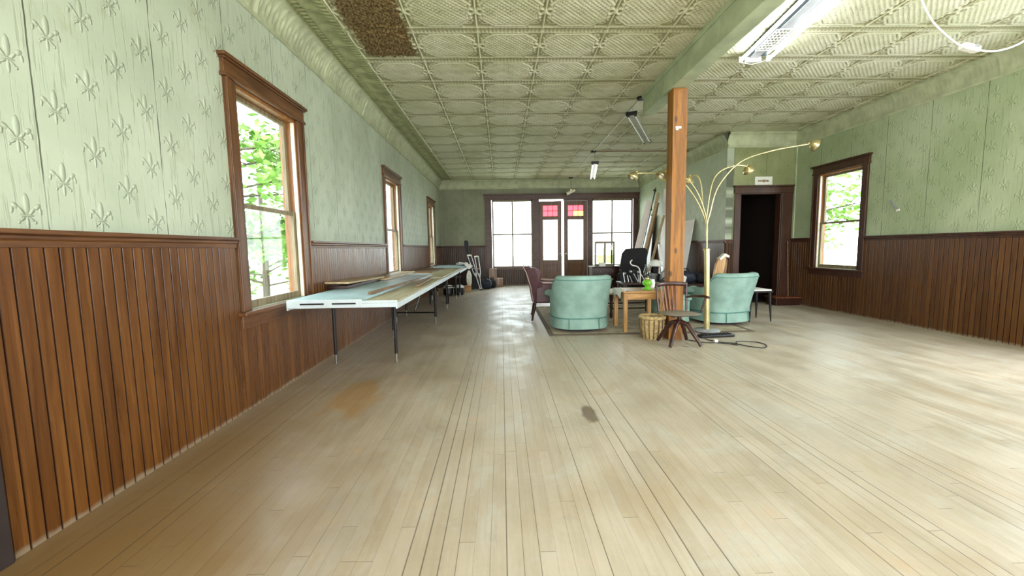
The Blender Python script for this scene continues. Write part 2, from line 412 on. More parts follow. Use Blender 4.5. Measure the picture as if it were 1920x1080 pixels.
beadboard('trim_4', M['wain_x'], 0, YF, -1, XL+.02, XP, [(FX0, FX1, .0)], label='dark beadboard on the far wall')
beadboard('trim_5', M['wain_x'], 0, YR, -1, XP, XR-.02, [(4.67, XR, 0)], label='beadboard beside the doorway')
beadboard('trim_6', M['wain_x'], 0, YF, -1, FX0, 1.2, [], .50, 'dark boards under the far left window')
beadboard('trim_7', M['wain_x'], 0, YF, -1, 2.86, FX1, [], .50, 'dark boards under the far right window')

def rail(name, mat, axis, face, inn, spans, label):
    b = MB()
    prof = [(.0, 1.235), (.024, 1.235), (.026, 1.262), (.036, 1.27), (.036, 1.283), (.052, 1.291), (.052, 1.31), (0, 1.31)]
    for a, c in spans:
        if axis == 1: b.prism([(face+inn*d, a, z) for d, z in prof], (0, 0, 0), (0, c-a, 0))
        else: b.prism([(a, face+inn*d, z) for d, z in prof], (0, 0, 0), (c-a, 0, 0))
    o = b.build(name, mat, bevel=.002); tag(o, label, 'chair rail', None, 'structure')
def spans(a, c, L):
    r = []; y = a
    for k in L: r.append((y, k-.60)); y = k+.60
    return r+[(y, c)]
rail('trim_8', M['trim_h'], 1, XL, 1, spans(YB, YF, LW), 'brown chair rail on the left wall')
rail('trim_9', M['trim_d'], 1, XR, -1, spans(YB, YR, RW), 'brown chair rail on the right wall')
rail('trim_10', M['trim_h'], 1, XP, -1, [(YR-.05, YF)], 'chair rail on the partition')
rail('trim_11', M['trim_hx'], 0, YF, -1, [(XL, FX0-.01)], 'chair rail on the far wall')
rail('trim_12', M['trim_hx'], 0, YR, -1, [(XP-.05, 4.66)], 'short chair rail left of the doorway')
# dark door casing at the very edge of view on the left wall
struct(MB().box(XL, XL+.035, 1.42, 1.575, 0, 2.3).box(XL, XL+.04, .5, .62, 0, 2.3).box(XL, XL+.045, .46, 1.64, 2.3, 2.48), 'trim_13', M['dark'], 'dark door casing on the near left wall', bevel=.004)

# pressed tin ceiling: one stamped panel repeated
TS = .656; TX0, TY0 = -1.515, 5.06
def tile_mesh():
    n = 52
    g = (np.arange(n+1)/n-.5); U, V = np.meshgrid(g, g, indexing='ij')
    au, av = abs(U), abs(V); a = np.maximum(au, av)
    h = np.zeros_like(U)
    def ridge(d, w): return np.clip(1-(d/w)**2, 0, 1)
    # straight band along the rows: sunken, beaded, with a lap seam
    band = av > .415
    dots = ridge(av-.455, .022)*(.5+.5*np.cos(U*2*PI/.06))*.8
    h = np.where(band, dots, h)
    h = np.maximum(h, .8*ridge(av-.42, .012)); h = np.where(av > .49, -.25, h)
    fd = np.maximum.reduce([au/.42, av/.365, (au+av)/.60])
    plateau = np.clip((1.12-fd)/.06, 0, 1)*.30
    h = np.where(~band, np.maximum(h, plateau), h)
    p = np.mod((U+V)/.082, 1)-.5; q = np.mod((U-V)/.082, 1)-.5
    lat = .18+np.maximum(ridge(p, .28), ridge(q, .28))*.72
    h = np.where(fd < .93, np.maximum(h, lat), h)
    h = np.maximum(h, .95*ridge((fd-1.0)*.36, .017))
    # lengthwise joint bead with a medallion of two ovals halfway
    m = .5-au
    h = np.maximum(h, np.where(~band, .95, .5)*ridge(m, .013))
    ov = np.hypot((m-.062)/.040, V/.068)
    h = np.where((ov < .8), 0, h); h = np.maximum(h, 1.0*ridge(ov-1, .42))
    for cv in (.155, .235):
        d = np.hypot((m-.055)/.8, av-cv); h = np.maximum(h, .9*ridge(d, .030))
    d = np.hypot(m-.115, (av-.30)); h = np.maximum(h, .6*ridge(d-.035, .018))
    an = np.arctan2(V, U); rr = np.hypot(U, V)
    h = np.maximum(h, np.where(~band & (fd > 1.03) & (m > .14), .25+.25*np.cos(an*40), 0))
    me = bpy.data.meshes.new('ceiling')
    vs = [((U[i, j]+.5)*TS, (V[i, j]+.5)*TS, -.022*h[i, j]) for i in range(n+1) for j in range(n+1)]
    fs = [(i*(n+1)+j, i*(n+1)+j+1, (i+1)*(n+1)+j+1, (i+1)*(n+1)+j) for i in range(n) for j in range(n)]
    return vs, fs
vs, fs = tile_mesh()
ky = 13; kx = 12
y0 = TY0-12*TS
# tiles as one ceiling: 11 or 12 columns by 26 rows, laid straight into world coordinates
V0 = np.array(vs); F0 = np.array(fs); allv = []; allf = []; k = 0
for i in range(12):
    for j in range(25):
        xx = TX0+i*TS; yy = y0+j*TS
        if xx > XR or yy > YF: continue
        if xx+.02 > XP+.14 and yy > YR: continue
        allv.append(V0+np.array([xx, yy, H])); allf.append(F0+k*len(V0)); k += 1
allv = np.concatenate(allv); allf = np.concatenate(allf)
allv[:, 0] = np.minimum(allv[:, 0], XR+.1); allv[:, 1] = np.minimum(allv[:, 1], YF+.1)
me = bpy.data.meshes.new('ceiling'); me.vertices.add(len(allv)); me.vertices.foreach_set('co', allv.ravel())
me.loops.add(allf.size); me.loops.foreach_set('vertex_index', allf.ravel().astype(np.int32))
me.polygons.add(len(allf)); me.polygons.foreach_set('loop_start', np.arange(0, allf.size, 4, dtype=np.int32))
me.update(calc_edges=True); me.validate(); me.shade_smooth(); me.materials.append(M['ceil'])
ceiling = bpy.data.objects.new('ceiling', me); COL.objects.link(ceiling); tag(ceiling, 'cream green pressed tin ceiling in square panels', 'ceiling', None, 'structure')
struct(MB().box(XL-WT, XR+WT, YB-WT, YF+WT, H+.004, H+.1), 'ceiling_boards', M['dark'], 'boards above the tin ceiling')

# cornice: stamped band on the wall and a flat dentilled border on the ceiling
def cornice(name, a, c, T, mat, label, leaf=.115, A=1.):
    """T(u, d, z) -> world; d = distance from the wall"""
    n = int((c-a)/.0115)
    prof = [(.004, 3.10), (.022, 3.108), (.022, 3.125), (.010, 3.14), (.022, 3.19), (.045, 3.25), (.075, 3.30), (.10, 3.335), (.13, 3.345), (.13, 3.37), (.11, 3.40)]
    m = len(prof)-1
    def fn(s, t):
        u = a+(c-a)*s; k = t*m; d, z = prof[int(round(k))]
        amp = 0
        if 3.13 < z < 3.34:
            f = ((u/leaf) % 1)-.5; hgt = (z-3.13)/.21
            amp = .016*max(0, 1-((f*f*9+(hgt-.5)**2*3.0)-.55)**2*9)
            if ((u+.3) % 1.3) < .02: amp = .022
        return T(u, d+amp*A, z)
    b = MB().grid(fn, n, m); o = b.build(name, mat, smooth=60); tag(o, label, 'cornice', None, 'structure'); return o
cornice('trim_14', YB, YF, lambda u, d, z: (XL+d, u, z), M['corn'], 'stamped green cornice on the left wall')
cornice('trim_15', YB, YR, lambda u, d, z: (XR-d*.6, u, z), M['corn'], 'stamped green cornice on the right wall', A=.3)
cornice('trim_16', YR-.05, YF, lambda u, d, z: (XP-d, u, z), M['corn'], 'stamped green cornice on the partition')
cornice('trim_17', XL, XP, lambda u, d, z: (u, YF-d, z), M['corn'], 'cornice on the far wall', A=.2)
cornice('trim_18', XP-.02, XR, lambda u, d, z: (u, YR-d, z), M['corn'], 'cornice over the doorway', A=.2)
def border(name, x0, x1, a, c, mat, label, outer):
    n = int((c-a)/.012); prof = [(0, .012, 0), (.06, .012, 0), (.07, .0, 0), (.10, .0, 1), (.15, .0, 1), (.165, .014, 0), (.19, .018, 0), (.21, .002, 2), (.30, .002, 2), (.34, .010, 2), (.37, .002, 1), (.42, .002, 1), (.435, .020, 0), (.47, .0, 0)]
    w = x1-x0; m = len(prof)-1
    def fn(s, t):
        u = a+(c-a)*s; p, d, k = prof[int(round(t*m))]; e = 0
        if k == 1: e = .02 if (u/.06) % 1 < .5 else 0
        if k == 2: e = .022*max(0, math.sin(u*2*PI/.33))*max(0, math.cos((p-.27)*20))
        return (x0+w*p/.47, u, H-.003-d-e)
    o = MB().grid(fn, n, m).build(name, mat, smooth=60); tag(o, label, 'ceiling border', None, 'structure')
border('trim_19', XL+.08, TX0+.01, YB, YF, M['corn2'], 'olive dentilled ceiling border by the left wall', -1)

# ceiling beam
struct(MB().box(2.10, 2.28, YB, 6.22, 3.11, H).box(2.085, 2.10, YB, 6.23, 3.34, H).box(2.28, 2.295, YB, 6.22, 3.34, H), 'trim_20', M['beam'], 'pale green box beam running along the ceiling to the timber post', bevel=.006)

# ------------------------------------------------------------------ windows
def side_window(name, x, out, yc, label, dark=False):
    """out = -1 left wall, +1 right wall"""
    T1, T2 = (M['trim_d'], M['trim_d']) if dark else (M['trim'], M['trim_h'])
    inn = -out; r = root(name, (x, yc, 0), 0, label, 'window', None, 'structure')
    X = lambda d: inn*d                      # d>0 into the room, d<0 into the wall
    def bx(b, d0, d1, y0, y1, z0, z1):
        a, c = sorted((X(d0), X(d1))); return b.box(a, c, y0, y1, z0, z1)
    for s in (-1, 1):
        b = MB(); y0, y1 = sorted((s*.47, s*.585)); bx(b, 0, .026, y0, y1, .72, WZ1)
        y0, y1 = sorted((s*.56, s*.585)); bx(b, .026, .036, y0, y1, .72, WZ1)
        b.build('casing', T1, r, bevel=.003)
    b = MB(); bx(b, 0, .03, -.60, .60, WZ1, WZ1+.13); bx(b, 0, .042, -.61, .61, WZ1-.005, WZ1+.022)
    a = b; bx(a, 0, .06, -.625, .625, WZ1+.13, WZ1+.155); bx(a, 0, .048, -.61, .61, WZ1+.115, WZ1+.13)
    b.build('head_casing', T2, r, bevel=.004)
    b = MB(); bx(b, -.13, .075, -.63, .63, .725, .757); b.build('window_sill', T2, r, bevel=.006)
    b = MB(); bx(b, 0, .03, -.60, .60, .625, .724); b.build('apron', T2, r, bevel=.004)
    b = MB()
    for s in (-1, 1):
        y0, y1 = sorted((s*.452, s*.489)); bx(b, -.15, .0, y0, y1, .757, WZ1)
    bx(b, -.15, 0, -.47, .47, WZ1-.03, WZ1)
    b.build('jamb', M['jamb'], r, bevel=.002)
    b = MB()
    for s in (-1, 1):
        y0, y1 = sorted((s*.440, s*.4515)); bx(b, -.035, -.002, y0, y1, .758, WZ1-.03)
    b.build('stop_bead', M['pale_jamb'], r, bevel=.002)
    def sash(nm, d, z0, z1, bt):
        s_ = root(nm, (0, 0, 0)); s_.parent = r
        f = MB()
        for s in (-1, 1):
            y0, y1 = sorted((s*.452, s*.405)); bx(f, d-.016, d+.016, y0, y1, z0, z1)
        bx(f, d-.016, d+.016, -.405, .405, z0, z0+bt); bx(f, d-.016, d+.016, -.405, .405, z1-.035, z1)
        o = f.build(nm+'_frame', M['sash'], s_, bevel=.003)
        g = MB(); bx(g, d-.002, d+.002, -.406, .406, z0+bt-.002, z1-.033); g.build('pane', M['glass'], s_)
    sash('lower_sash', -.055, .758, 1.585, .06); sash('upper_sash', -.095, 1.555, WZ1-.03, .032)
    return r
lab = ['', 'tall sash window nearest on the left wall, leaves outside', 'second sash window along the left wall, over the tables', 'farthest narrow-looking sash window on the left wall']
for i in (1, 2, 3): side_window('window_%d' % i, XL, -1, LW[i], lab[i])
side_window('window_4', XR, 1, RW[2], 'sash window on the right wall near the doorway', True)

# ------------------------------------------------------------------ old shop front in the far wall
Y = YF
fr = MB()
fr.box(FX0-.10, FX0+.10, Y-.04, Y+.12, .45, 2.78).box(FX1-.10, FX1+.06, Y-.04, Y+.12, .45, 2.78)
fr.box(1.03, 1.24, Y-.04, Y+.12, 0, 2.78).box(2.82, 2.96, Y-.04, Y+.12, 0, 2.78)
fr.box(FX0-.12, FX1+.07, Y-.06, Y+.12, 2.76, 2.92).box(FX0-.15, FX1+.08, Y-.10, Y+.0, 2.90, 2.94)
fr.box(FX0, 1.1, Y-.05, Y+.12, .50, .58).box(2.9, FX1, Y-.05, Y+.12, .50, .58)
fr.box(2.04, 2.82, Y-.02, Y+.1, 2.705, 2.77)
struct(fr, 'trim_21', M['trim_hx'], 'dark frame of the shop front', bevel=.005)
def shop_window(name, x0, x1, label):
    r = root(name, (0, Y, 0), 0, label, 'window', None, 'structure')
    b = MB().box(x0-.0, x0+.045, -.0, .05, .58, 2.76).box(x1-.045, x1, 0, .05, .58, 2.76).box(x0, x1, 0, .05, .58, .62).box(x0, x1, 0, .05, 2.70, 2.76)
    b.build('frame', M['sash'], r, bevel=.003)
    xm = (x0+x1)/2
    MB().box(xm-.022, xm+.022, .005, .045, .62, 2.70).box(x0+.045, x1-.045, .002, .047, 1.63, 1.675).build('glazing_bar', M['sash'], r)
    MB().box(x0+.04, x1-.04, .022, .027, .61, 2.71).build('pane', M['glass'], r)
shop_window('window_5', -.28, 1.03, 'bright four pane window left of the double doors')
shop_window('window_6', 2.96, 4.30, 'bright four pane window right of the double doors')
def leaf(name, hx, w, sgn, ang, label, amber):
    """hinged at hx, opening into the room"""
    r = root(name, (hx, Y+.03, 0), ang, label, 'door', None, 'structure')
    X = lambda a: sgn*a
    def bx(b, a0, a1, y0, y1, z0, z1):
        p, q = sorted((X(a0), X(a1))); return b.box(p, q, y0, y1, z0, z1)
    st = .13
    b = MB(); bx(b, 0, st, -.02, .02, .02, 2.70); bx(b, w-st, w, -.02, .02, .02, 2.70)
    for z0, z1 in ((.02, .18), (.66, .80), (2.10, 2.22), (2.56, 2.70)): bx(b, st, w-st, -.02, .02, z0, z1)
    b.build('frame', M['trim'], r, bevel=.004)
    b = MB(); bx(b, st, w-st, -.008, .008, .18, .66); bx(b, st+.04, w-st-.04, -.016, .016, .24, .60)
    b.build('lower_panel', M['trim'], r, bevel=.006)
    b = MB(); bx(b, st-.01, w-st+.01, -.003, .003, .79, 2.11); b.build('pane', M['glass'], r)
    n = 3; cw = (w-2*st)/n
    for i in range(n):
        for j in range(2):
            b = MB(); bx(b, st+i*cw, st+(i+1)*cw, -.003, .003, 2.22+j*.17, 2.39+j*.17)
            b.build('coloured_pane', M['amberglass'] if (amber and j == 0 and i < 2) else M['redglass'], r)
    b = MB()
    for i in (1, 2): bx(b, st+i*cw-.009, st+i*cw+.009, -.012, .012, 2.22, 2.56)
    bx(b, st, w-st, -.012, .012, 2.381, 2.399); b.build('muntin', M['trim'], r)
    b = MB(); p = X(w-.05); b.cyl((p, -.02, 1.0), (p, -.06, 1.0), .012).ball((p, -.075, 1.0), .027); b.build('door_knob', M['steel'], r, smooth=40)
leaf('door_1', 1.245, .725, 1, -.10, 'left leaf of the far double doors, red glass squares on top, ajar', False)
leaf('door_2', 2.815, .76, -1, .02, 'right leaf of the far double doors, red and amber glass squares', True)

# doorway casing
b = MB().box(DX0-.115, DX0, YR-.03, YR+.01, 0, DZ).box(DX1, XR-.03, YR-.03, YR+.01, 0, DZ).box(DX0-.13, XR-.02, YR-.035, YR+.01, DZ, DZ+.12).box(DX0-.15, XR-.015, YR-.06, YR+.01, DZ+.12, DZ+.15)
b.box(DX0-.0, DX0+.02, YR-.01, YR+.15, 0, DZ).box(DX1-.02, DX1, YR-.01, YR+.15, 0, DZ).box(DX0, DX1, YR-.01, YR+.15, DZ-.02, DZ)
struct(b, 'trim_22', M['trim_d'], 'red brown casing round the dark doorway', bevel=.005)

# ------------------------------------------------------------------ outdoors
def ground_mat():
    t = NT('dry_lawn'); x, y, z = t.pos(); n = t.noise(t.xyz(x, y, 0), .8, 5)
    return t.fin(t.mix(t.ramp(n, .35, .6), (.34, .42, .22), (.55, .53, .46)), .9)
tag(MB().box(-60, 60, -60, 90, -.9, -.6).build('ground', ground_mat()), 'sunlit ground outside the windows', 'ground', None, 'structure')
def leaf_mat(a, c):
    t = NT('leaf_green'); x, y, z = t.pos(); n = t.noise(t.xyz(x, y, z), 3, 4)
    m = t.fin(t.mix(t.ramp(n, .35, .65), a, c), .5); t.b.inputs['Subsurface Weight'].default_value = 0
    return m
LEAF = leaf_mat((.10, .22, .03), (.26, .46, .08)); BARK = wood('grey_bark', (.08, .06, .045), (.16, .13, .10), 2, .9)
def tree(loc, h, rad, n, seed, label, leafs=.09, low=.2):
    rnd = random.Random(seed); r = root('tree', (loc[0], loc[1], -.6), 0, label, 'tree', 'trees outside the windows')
    t = MB(); t.tube([(0, 0, 0), (.05, .03, h*.35), (-.04, .05, h*.8)], [.11, .09, .03], 8)
    tips = []
    for i in range(16):
        a = rnd.uniform(0, 2*PI); z0 = h*rnd.uniform(low, .8); l = rad*rnd.uniform(.6, 1.05)
        p0 = Vector((0, 0, z0)); p2 = p0+Vector((math.cos(a)*l, math.sin(a)*l, rnd.uniform(-.2, .6)))
        p1 = (p0+p2)/2+Vector((rnd.uniform(-.15, .15), rnd.uniform(-.15, .15), rnd.uniform(0, .3)))
        t.tube([p0, p1, p2], [.03, .02, .006], 5); tips += [p1, p2, (p1+p2)/2]
        for k in range(3):
            q = p1.lerp(p2, rnd.random()); e = q+Vector((rnd.gauss(0, .35), rnd.gauss(0, .35), rnd.gauss(0, .3)))
            t.tube([q, e], [.009, .004], 4); tips.append(e)
    t.build('trunk', BARK, r, smooth=60)
    f = MB()
    for i in range(n):
        c = rnd.choice(tips)+Vector((rnd.gauss(0, .22), rnd.gauss(0, .22), rnd.gauss(0, .16)))
        u = Vector((rnd.gauss(0, 1), rnd.gauss(0, 1), rnd.gauss(0, .4))).normalized(); v = u.cross(Vector((rnd.gauss(0, 1), rnd.gauss(0, 1), rnd.gauss(0, 1)))).normalized()
        s = leafs*rnd.uniform(.6, 1.3)
        f.raw([c-u*s, c-u*.2*s+v*.5*s, c+u*s, c-u*.2*s-v*.5*s], [(0, 1, 2, 3)])
    o = f.build('foliage', LEAF, r); o['kind'] = 'stuff'
tree((-5.3, 8.2), 5.2, 1.7, 2600, 1, 'leafy green tree outside the nearest left window', .10, .25)
tree((-7.6, 13.5), 6.0, 2.4, 3000, 2, 'taller leafy tree behind the first one, outside the left windows', .12, .1)
tree((9.6, 12.6), 6.0, 1.9, 1500, 4, 'leafy tree outside the right wall window', .11, .3)

# ================================================================== objects
M['teal'] = plain('teal_velvet', (.235, .37, .32), .8, 0, .14, 6, .3)
M['teal_pipe'] = plain('teal_piping', (.07, .20, .17), .8)
M['burg'] = plain('burgundy_leather', (.060, .014, .020), .38, 0, .2, 6, .2)
M['burg_pipe'] = plain('worn_edge_piping', (.42, .30, .27), .5)
M['oak'] = wood('golden_oak', (.30, .14, .035), (.56, .32, .11), 0, .4)
M['oakv'] = wood('golden_oak_legs', (.30, .14, .035), (.56, .32, .11), 2, .4)
M['mahog'] = wood('dark_mahogany', (.018, .006, .004), (.055, .015, .009), 2, .3)
M['mahog2'] = wood('red_brown_slats', (.09, .028, .012), (.24, .08, .03), 2, .3)
M['seatgrey'] = plain('grey_brown_seat', (.22, .19, .15), .6)
M['white'] = plain('white_paint', (.78, .78, .74), .5, 0, .05)
M['offwhite'] = plain('pinkish_white_board', (.86, .80, .76), .6, 0, .06, 4)
M['bluewhite'] = plain('blue_white_paint', (.56, .64, .67), .45, 0, .05)
M['cloth'] = plain('white_cloth', (.80, .79, .76), .8)
M['bluetop'] = plain('pale_blue_slab', (.36, .50, .52), .45, 0, .12, 3)
M['lilac'] = plain('pale_grey_blue_board', (.40, .44, .50), .45, 0, .1, 3)
M['tan'] = wood('tan_board', (.34, .24, .12), (.52, .40, .23), 1, .5)
M['tan2'] = wood('olive_tan_top', (.30, .26, .14), (.46, .41, .26), 1, .5)
M['brown'] = wood('brown_strip', (.12, .06, .025), (.25, .14, .06), 1, .5)
M['brass'] = plain('aged_brass', (.62, .52, .26), .28, .85, .1, 8, 0)
M['pole'] = plain('brass_lamp_pole', (.60, .53, .27), .3, .7, .12, 5, 0)
M['bulb'] = plain('frosted_bulb', (.8, .78, .65), .3)
M['navy'] = plain('navy_bag', (.010, .014, .030), .6)
M['blackcloth'] = plain('black_cloth', (.012, .012, .014), .8)
M['grey'] = plain('grey_plastic', (.28, .29, .30), .4)
M['rug'] = plain('beige_rug', (.36, .30, .21), .95, 0, .2, 9, .5)
M['rugedge'] = plain('rug_border', (.13, .10, .07), .95)
M['wick'] = plain('straw', (.50, .37, .17), .8, 0, .3, 30)
M['wickd'] = plain('dark_wicker', (.12, .07, .03), .7)
M['green'] = plain('lime_green_glass', (.20, .62, .04), .15)
M['cglass'] = glass_mat('clear_lamp_glass', (.93, .95, .94))
M['card'] = plain('brown_cardboard', (.30, .20, .15), .8)
M['alu'] = plain('grey_metal', (.55, .55, .56), .3, .7)
M['led'] = emit_mat('lit_tube', (.93, 1.0, 1.0), 26)
M['greyblue'] = plain('grey_blue_sheet', (.035, .045, .05), .5)
M['tube2'] = emit_mat('dim_tube', (.95, .98, 1.0), 1.1)
M['paleglass'] = glass_mat('pale_arched_glass', (.62, .66, .46))

# ---- long work tables by the left wall
def leg(p, z1, par, r=.017):
    q = par.location
    b = MB().cyl((p[0]-q[0], p[1]-q[1], .10), (p[0]-q[0], p[1]-q[1], z1), r, n=12)
    o = b.build('leg', M['black'], par, smooth=40)
    MB().cyl((p[0]-q[0], p[1]-q[1], 0), (p[0]-q[0], p[1]-q[1], .11), r*.62, n=10).build('foot_tip', M['steel'], o, smooth=40)
def stretcher(a, c, z, par, z2=None):
    q = par.location
    MB().tube([(a[0]-q[0], a[1]-q[1], z), (c[0]-q[0], c[1]-q[1], z if z2 is None else z2)], .011, 8).build('stretcher', M['black'], par, smooth=40)
G = 'work tables in a row by the left wall'
t = root('work_table', (-1.37, 5.0, 0), 0, 'nearest black-legged trestle table of the row, white front edge with two slots', 'table', G)
b = MB().box(-.47, .47, -1.45, 1.30, .715, .752); b.box(-.47, .47, -1.45, -1.43, .752, .775)
b.box(-.47, -.455, -1.45, 1.3, .70, .72).box(.455, .47, -1.45, 1.3, .70, .72)
b.build('tabletop', M['bluewhite'], t, bevel=.004)
for p in ((-1.79, 4.40), (-1.145, 4.39), (-1.51, 5.70), (-1.12, 5.9)): leg(p, .715, t) if p != (-1.12, 5.9) else None
stretcher((-1.79, 4.40), (-1.145, 4.39), .66, t); stretcher((-1.51, 5.7), (-1.145, 4.39), .70, t)
t = root('work_table', (-1.37, 7.55, 0), 0, 'middle black-legged table of the row, low crossbar between its legs', 'table', G)
b = MB().box(-.47, .47, -1.23, 1.2, .715, .752).box(.455, .47, -1.23, 1.2, .70, .72); b.build('tabletop', M['bluewhite'], t, bevel=.004)
for p in ((-1.10, 6.79), (-1.76, 6.85), (-1.76, 7.58), (-1.12, 8.35)): leg(p, .715, t, .02)
stretcher((-1.76, 6.85), (-1.10, 6.79), .17, t); stretcher((-1.45, 6.82), (-1.45, 7.9), .2, t, .68)
t = root('work_table', (-1.37, 9.98, 0), 0, 'farthest table of the row, pale top strewn with papers, black chairs under it', 'table', G)
b = MB().box(-.47, .50, -1.2, 1.25, .715, .752).box(.485, .50, -1.2, 1.25, .70, .72); b.build('tabletop', M['bluewhite'], t, bevel=.004)
for p in ((-1.12, 10.05), (-1.08, 10.6), (-1.7, 10.05), (-1.7, 10.9)): leg(p, .715, t, .022)
stretcher((-1.12, 10.05), (-1.7, 10.05), .3, t)
# slabs and boards on the tables
def flat(name, x0, x1, y0, y1, z0, z1, mat, label, cat, group=None, bev=.003):
    r = MB().box(x0, x1, y0, y1, z0, z1).build(name, mat, bevel=bev); return tag(r, label, cat, group)
o = root('door_slab', (-1.5, 4.6, .752), 0, 'pale blue flat slab lying on the nearest table, white edge', 'slab')
MB().box(-.33, .29, -1.045, .95, 0, .036).build('panel', M['bluetop'], o, bevel=.004)
MB().box(-.335, .30, -1.055, -1.046, -.03, .036).build('edge_band', M['bluewhite'], o, bevel=.002)
MB().box(-.22, -.02, -1.062, -1.056, -.005, .008).build('slot', M['black'], o)
MB().box(.05, .25, -1.062, -1.056, -.005, .008).build('slot', M['black'], o)
flat('plywood_sheet', -1.195, -.905, 3.56, 6.2, .7525, .768, M['tan2'], 'olive tan board along the aisle edge of the nearest table', 'board')
o = MB().obox((-1.18, 4.75, .806), (.035, 1.75, .022), -.06).build('wooden_strip', M['brown'], bevel=.002); tag(o, 'thin brown strip lying diagonally on the pale blue slab', 'strip')
o = MB().obox((-1.02, 5.5, .782), (.04, 1.3, .022), .05).build('wooden_strip', M['brown'], bevel=.002); tag(o, 'thin tan-brown strip further along the aisle edge of the tables', 'strip')
o = MB().obox((-1.42, 6.35, .775), (.5, 1.4, .02), 0).build('board', M['lilac'], bevel=.002); tag(o, 'pale grey blue board on the tables behind the blue slab', 'board')
b = MB()
b.obox((-1.77, 5.15, .846), (.26, 1.35, .02), 0, -.02, .02); o = b.build('board', M['tan'], bevel=.004); tag(o, 'tan wooden board lying raised by the wall on the near table', 'board')
o = MB().box(-1.90, -1.68, 4.55, 5.75, .789, .825).build('wooden_block', M['mahog'], bevel=.004); tag(o, 'dark wooden box under the tan board by the wall', 'box')
o = MB().obox((-1.75, 6.75, .80), (.30, 1.9, .025), 0.0).build('board', M['tan'], bevel=.003); tag(o, 'long pale tan board lying by the wall behind the raised one', 'board')
o = MB().obox((-1.1, 8.1, .763), (.36, 3.2, .018)).build('board', M['tan2'], bevel=.003); tag(o, 'long olive tan board on the aisle side of the middle tables', 'board')
o = MB().obox((-1.58, 8.9, .763), (.5, 1.9, .02)).build('board', M['brown'], bevel=.003); tag(o, 'dull brown board by the wall on the far half of the tables', 'board')
o = MB().obox((-1.3, 10.65, .768), (.75, .9, .03)).build('board', M['bluetop'], bevel=.003); tag(o, 'pale blue board at the far end of the tables', 'board')
for k, (x, y, a, l) in enumerate(((-1.0, 10.9, .3, 'white paper heap hanging over the far end corner of the tables'), (-.93, 10.5, -.3, 'second white paper sheet at the far aisle corner of the tables'))):
    def fn(u, v, x=x, y=y, a=a):
        p = (u-.5)*.32; q = (v-.5)*.40; dz = .035*math.sin(u*7+a*9)*math.sin(v*6)+.04 - (max(0, u-.72)*.35)
        return (x+p*math.cos(a)-q*math.sin(a), y+p*math.sin(a)+q*math.cos(a), .79+dz)
    o = MB().grid(fn, 12, 12).build('paper_sheet', M['cloth'], smooth=80, solid=.004); tag(o, l, 'paper')

# dark folding chairs and rounded cases under the far table
def under_chair(x, y, rz, label):
    r = root('folding_chair', (x, y, 0), rz, label, 'chair', 'black chairs under the far table')
    for s in (-1, 1):
        MB().tube([(s*.2, -.2, 0), (s*.2, .1, .45), (s*.2, .18, .68)], .013, 8).build('leg', M['black'], r, smooth=40)
        MB().tube([(s*.18, .22, 0), (s*.18, -.1, .42)], .012, 8).build('leg', M['black'], r, smooth=40)
    MB().box(-.2, .2, -.2, .18, .42, .44).build('seat', M['black'], r, bevel=.01)
    MB().box(-.2, .2, .155, .17, .52, .68).build('backrest', M['black'], r, bevel=.01)
under_chair(-1.42, 9.3, .2, 'black folding chair under the far table, nearer one')
under_chair(-1.38, 11.55, PI-.3, 'black folding chair just beyond the far end of the tables')
for x, l in ((-1.42, 'left of two white-topped black tubs under the far table'), (-1.14, 'right of two white-topped black tubs under the far table')):
    r = root('storage_tub', (x, 10.95, 0), 0, l, 'tub', 'tubs under the far table')
    MB().lathe((0, 0, 0), [(.105, 0), (.13, .02), (.135, .17), (.125, .19)], 20).build('tub_body', M['black'], r, smooth=40)
    MB().lathe((0, 0, .19), [(.138, 0), (.138, .03), (.08, .07), (.02, .075)], 20).build('lid', M['white'], r, smooth=50)

# ---- far left corner: case, crutches, bags, boxes
r = root('guitar_case', (-.98, 12.25, 0), 0, 'tall black long-necked case leaning in the far left corner', 'case')
b = MB().prism([(.05, 0, .02), (.30, 0, .02), (.34, 0, .18), (.25, 0, .36), (.27, 0, .5), (.16, 0, .62), (.02, 0, .62), (-.04, 0, .5), (.02, 0, .36), (-.03, 0, .18)], (0, 0, 0), (0, .12, .0)); b.build('case_body', M['blackcloth'], r, bevel=.02)
MB().prism([(.05, .02, .60), (.13, .02, .60), (.02, .02, 1.16), (-.06, .02, 1.14)], (0, 0, 0), (0, .08, 0)).build('neck', M['blackcloth'], r, bevel=.01)
MB().prism([(-.07, .015, 1.13), (.03, .015, 1.16), (.01, .015, 1.42), (-.04, .015, 1.46), (-.11, .015, 1.44), (-.11, .015, 1.3)], (0, 0, 0), (0, .09, 0)).build('headstock_cover', M['blackcloth'], r, bevel=.015)
def crutch(p0, p1, label):
    d = Vector(p1)-Vector(p0); r = root('crutch', p0, 0, label, 'crutch', 'crutches in the far left corner')
    L = lambda t: d*t
    s = Vector((.05, 0, 0))
    for q in (-1, 1): MB().tube([L(.35), L(.5)+s*q*.9, L(.98)+s*q], .013, 8).build('side_bar', M['alu'], r, smooth=40)
    MB().tube([L(0), L(.5)], .015, 8).build('shaft', M['alu'], r, smooth=40)
    MB().tube([L(.98)-s*1.3, L(.99), L(.98)+s*1.3], .024, 8).build('arm_pad', M['bulb'], r, smooth=40)
    MB().tube([L(.62)-s, L(.62)+s], .014, 8).build('grip', M['burg_pipe'], r, smooth=40)
    MB().cyl((0, 0, 0), L(.03), .024).build('rubber_tip', M['black'], r)
crutch((-.62, 12.0, 0), (-.94, 12.15, 1.03), 'grey metal crutch slanting to the left against the corner clutter')
crutch((-.60, 12.15, 0), (-.74, 12.3, .99), 'grey metal crutch standing more upright, right of the slanting one')
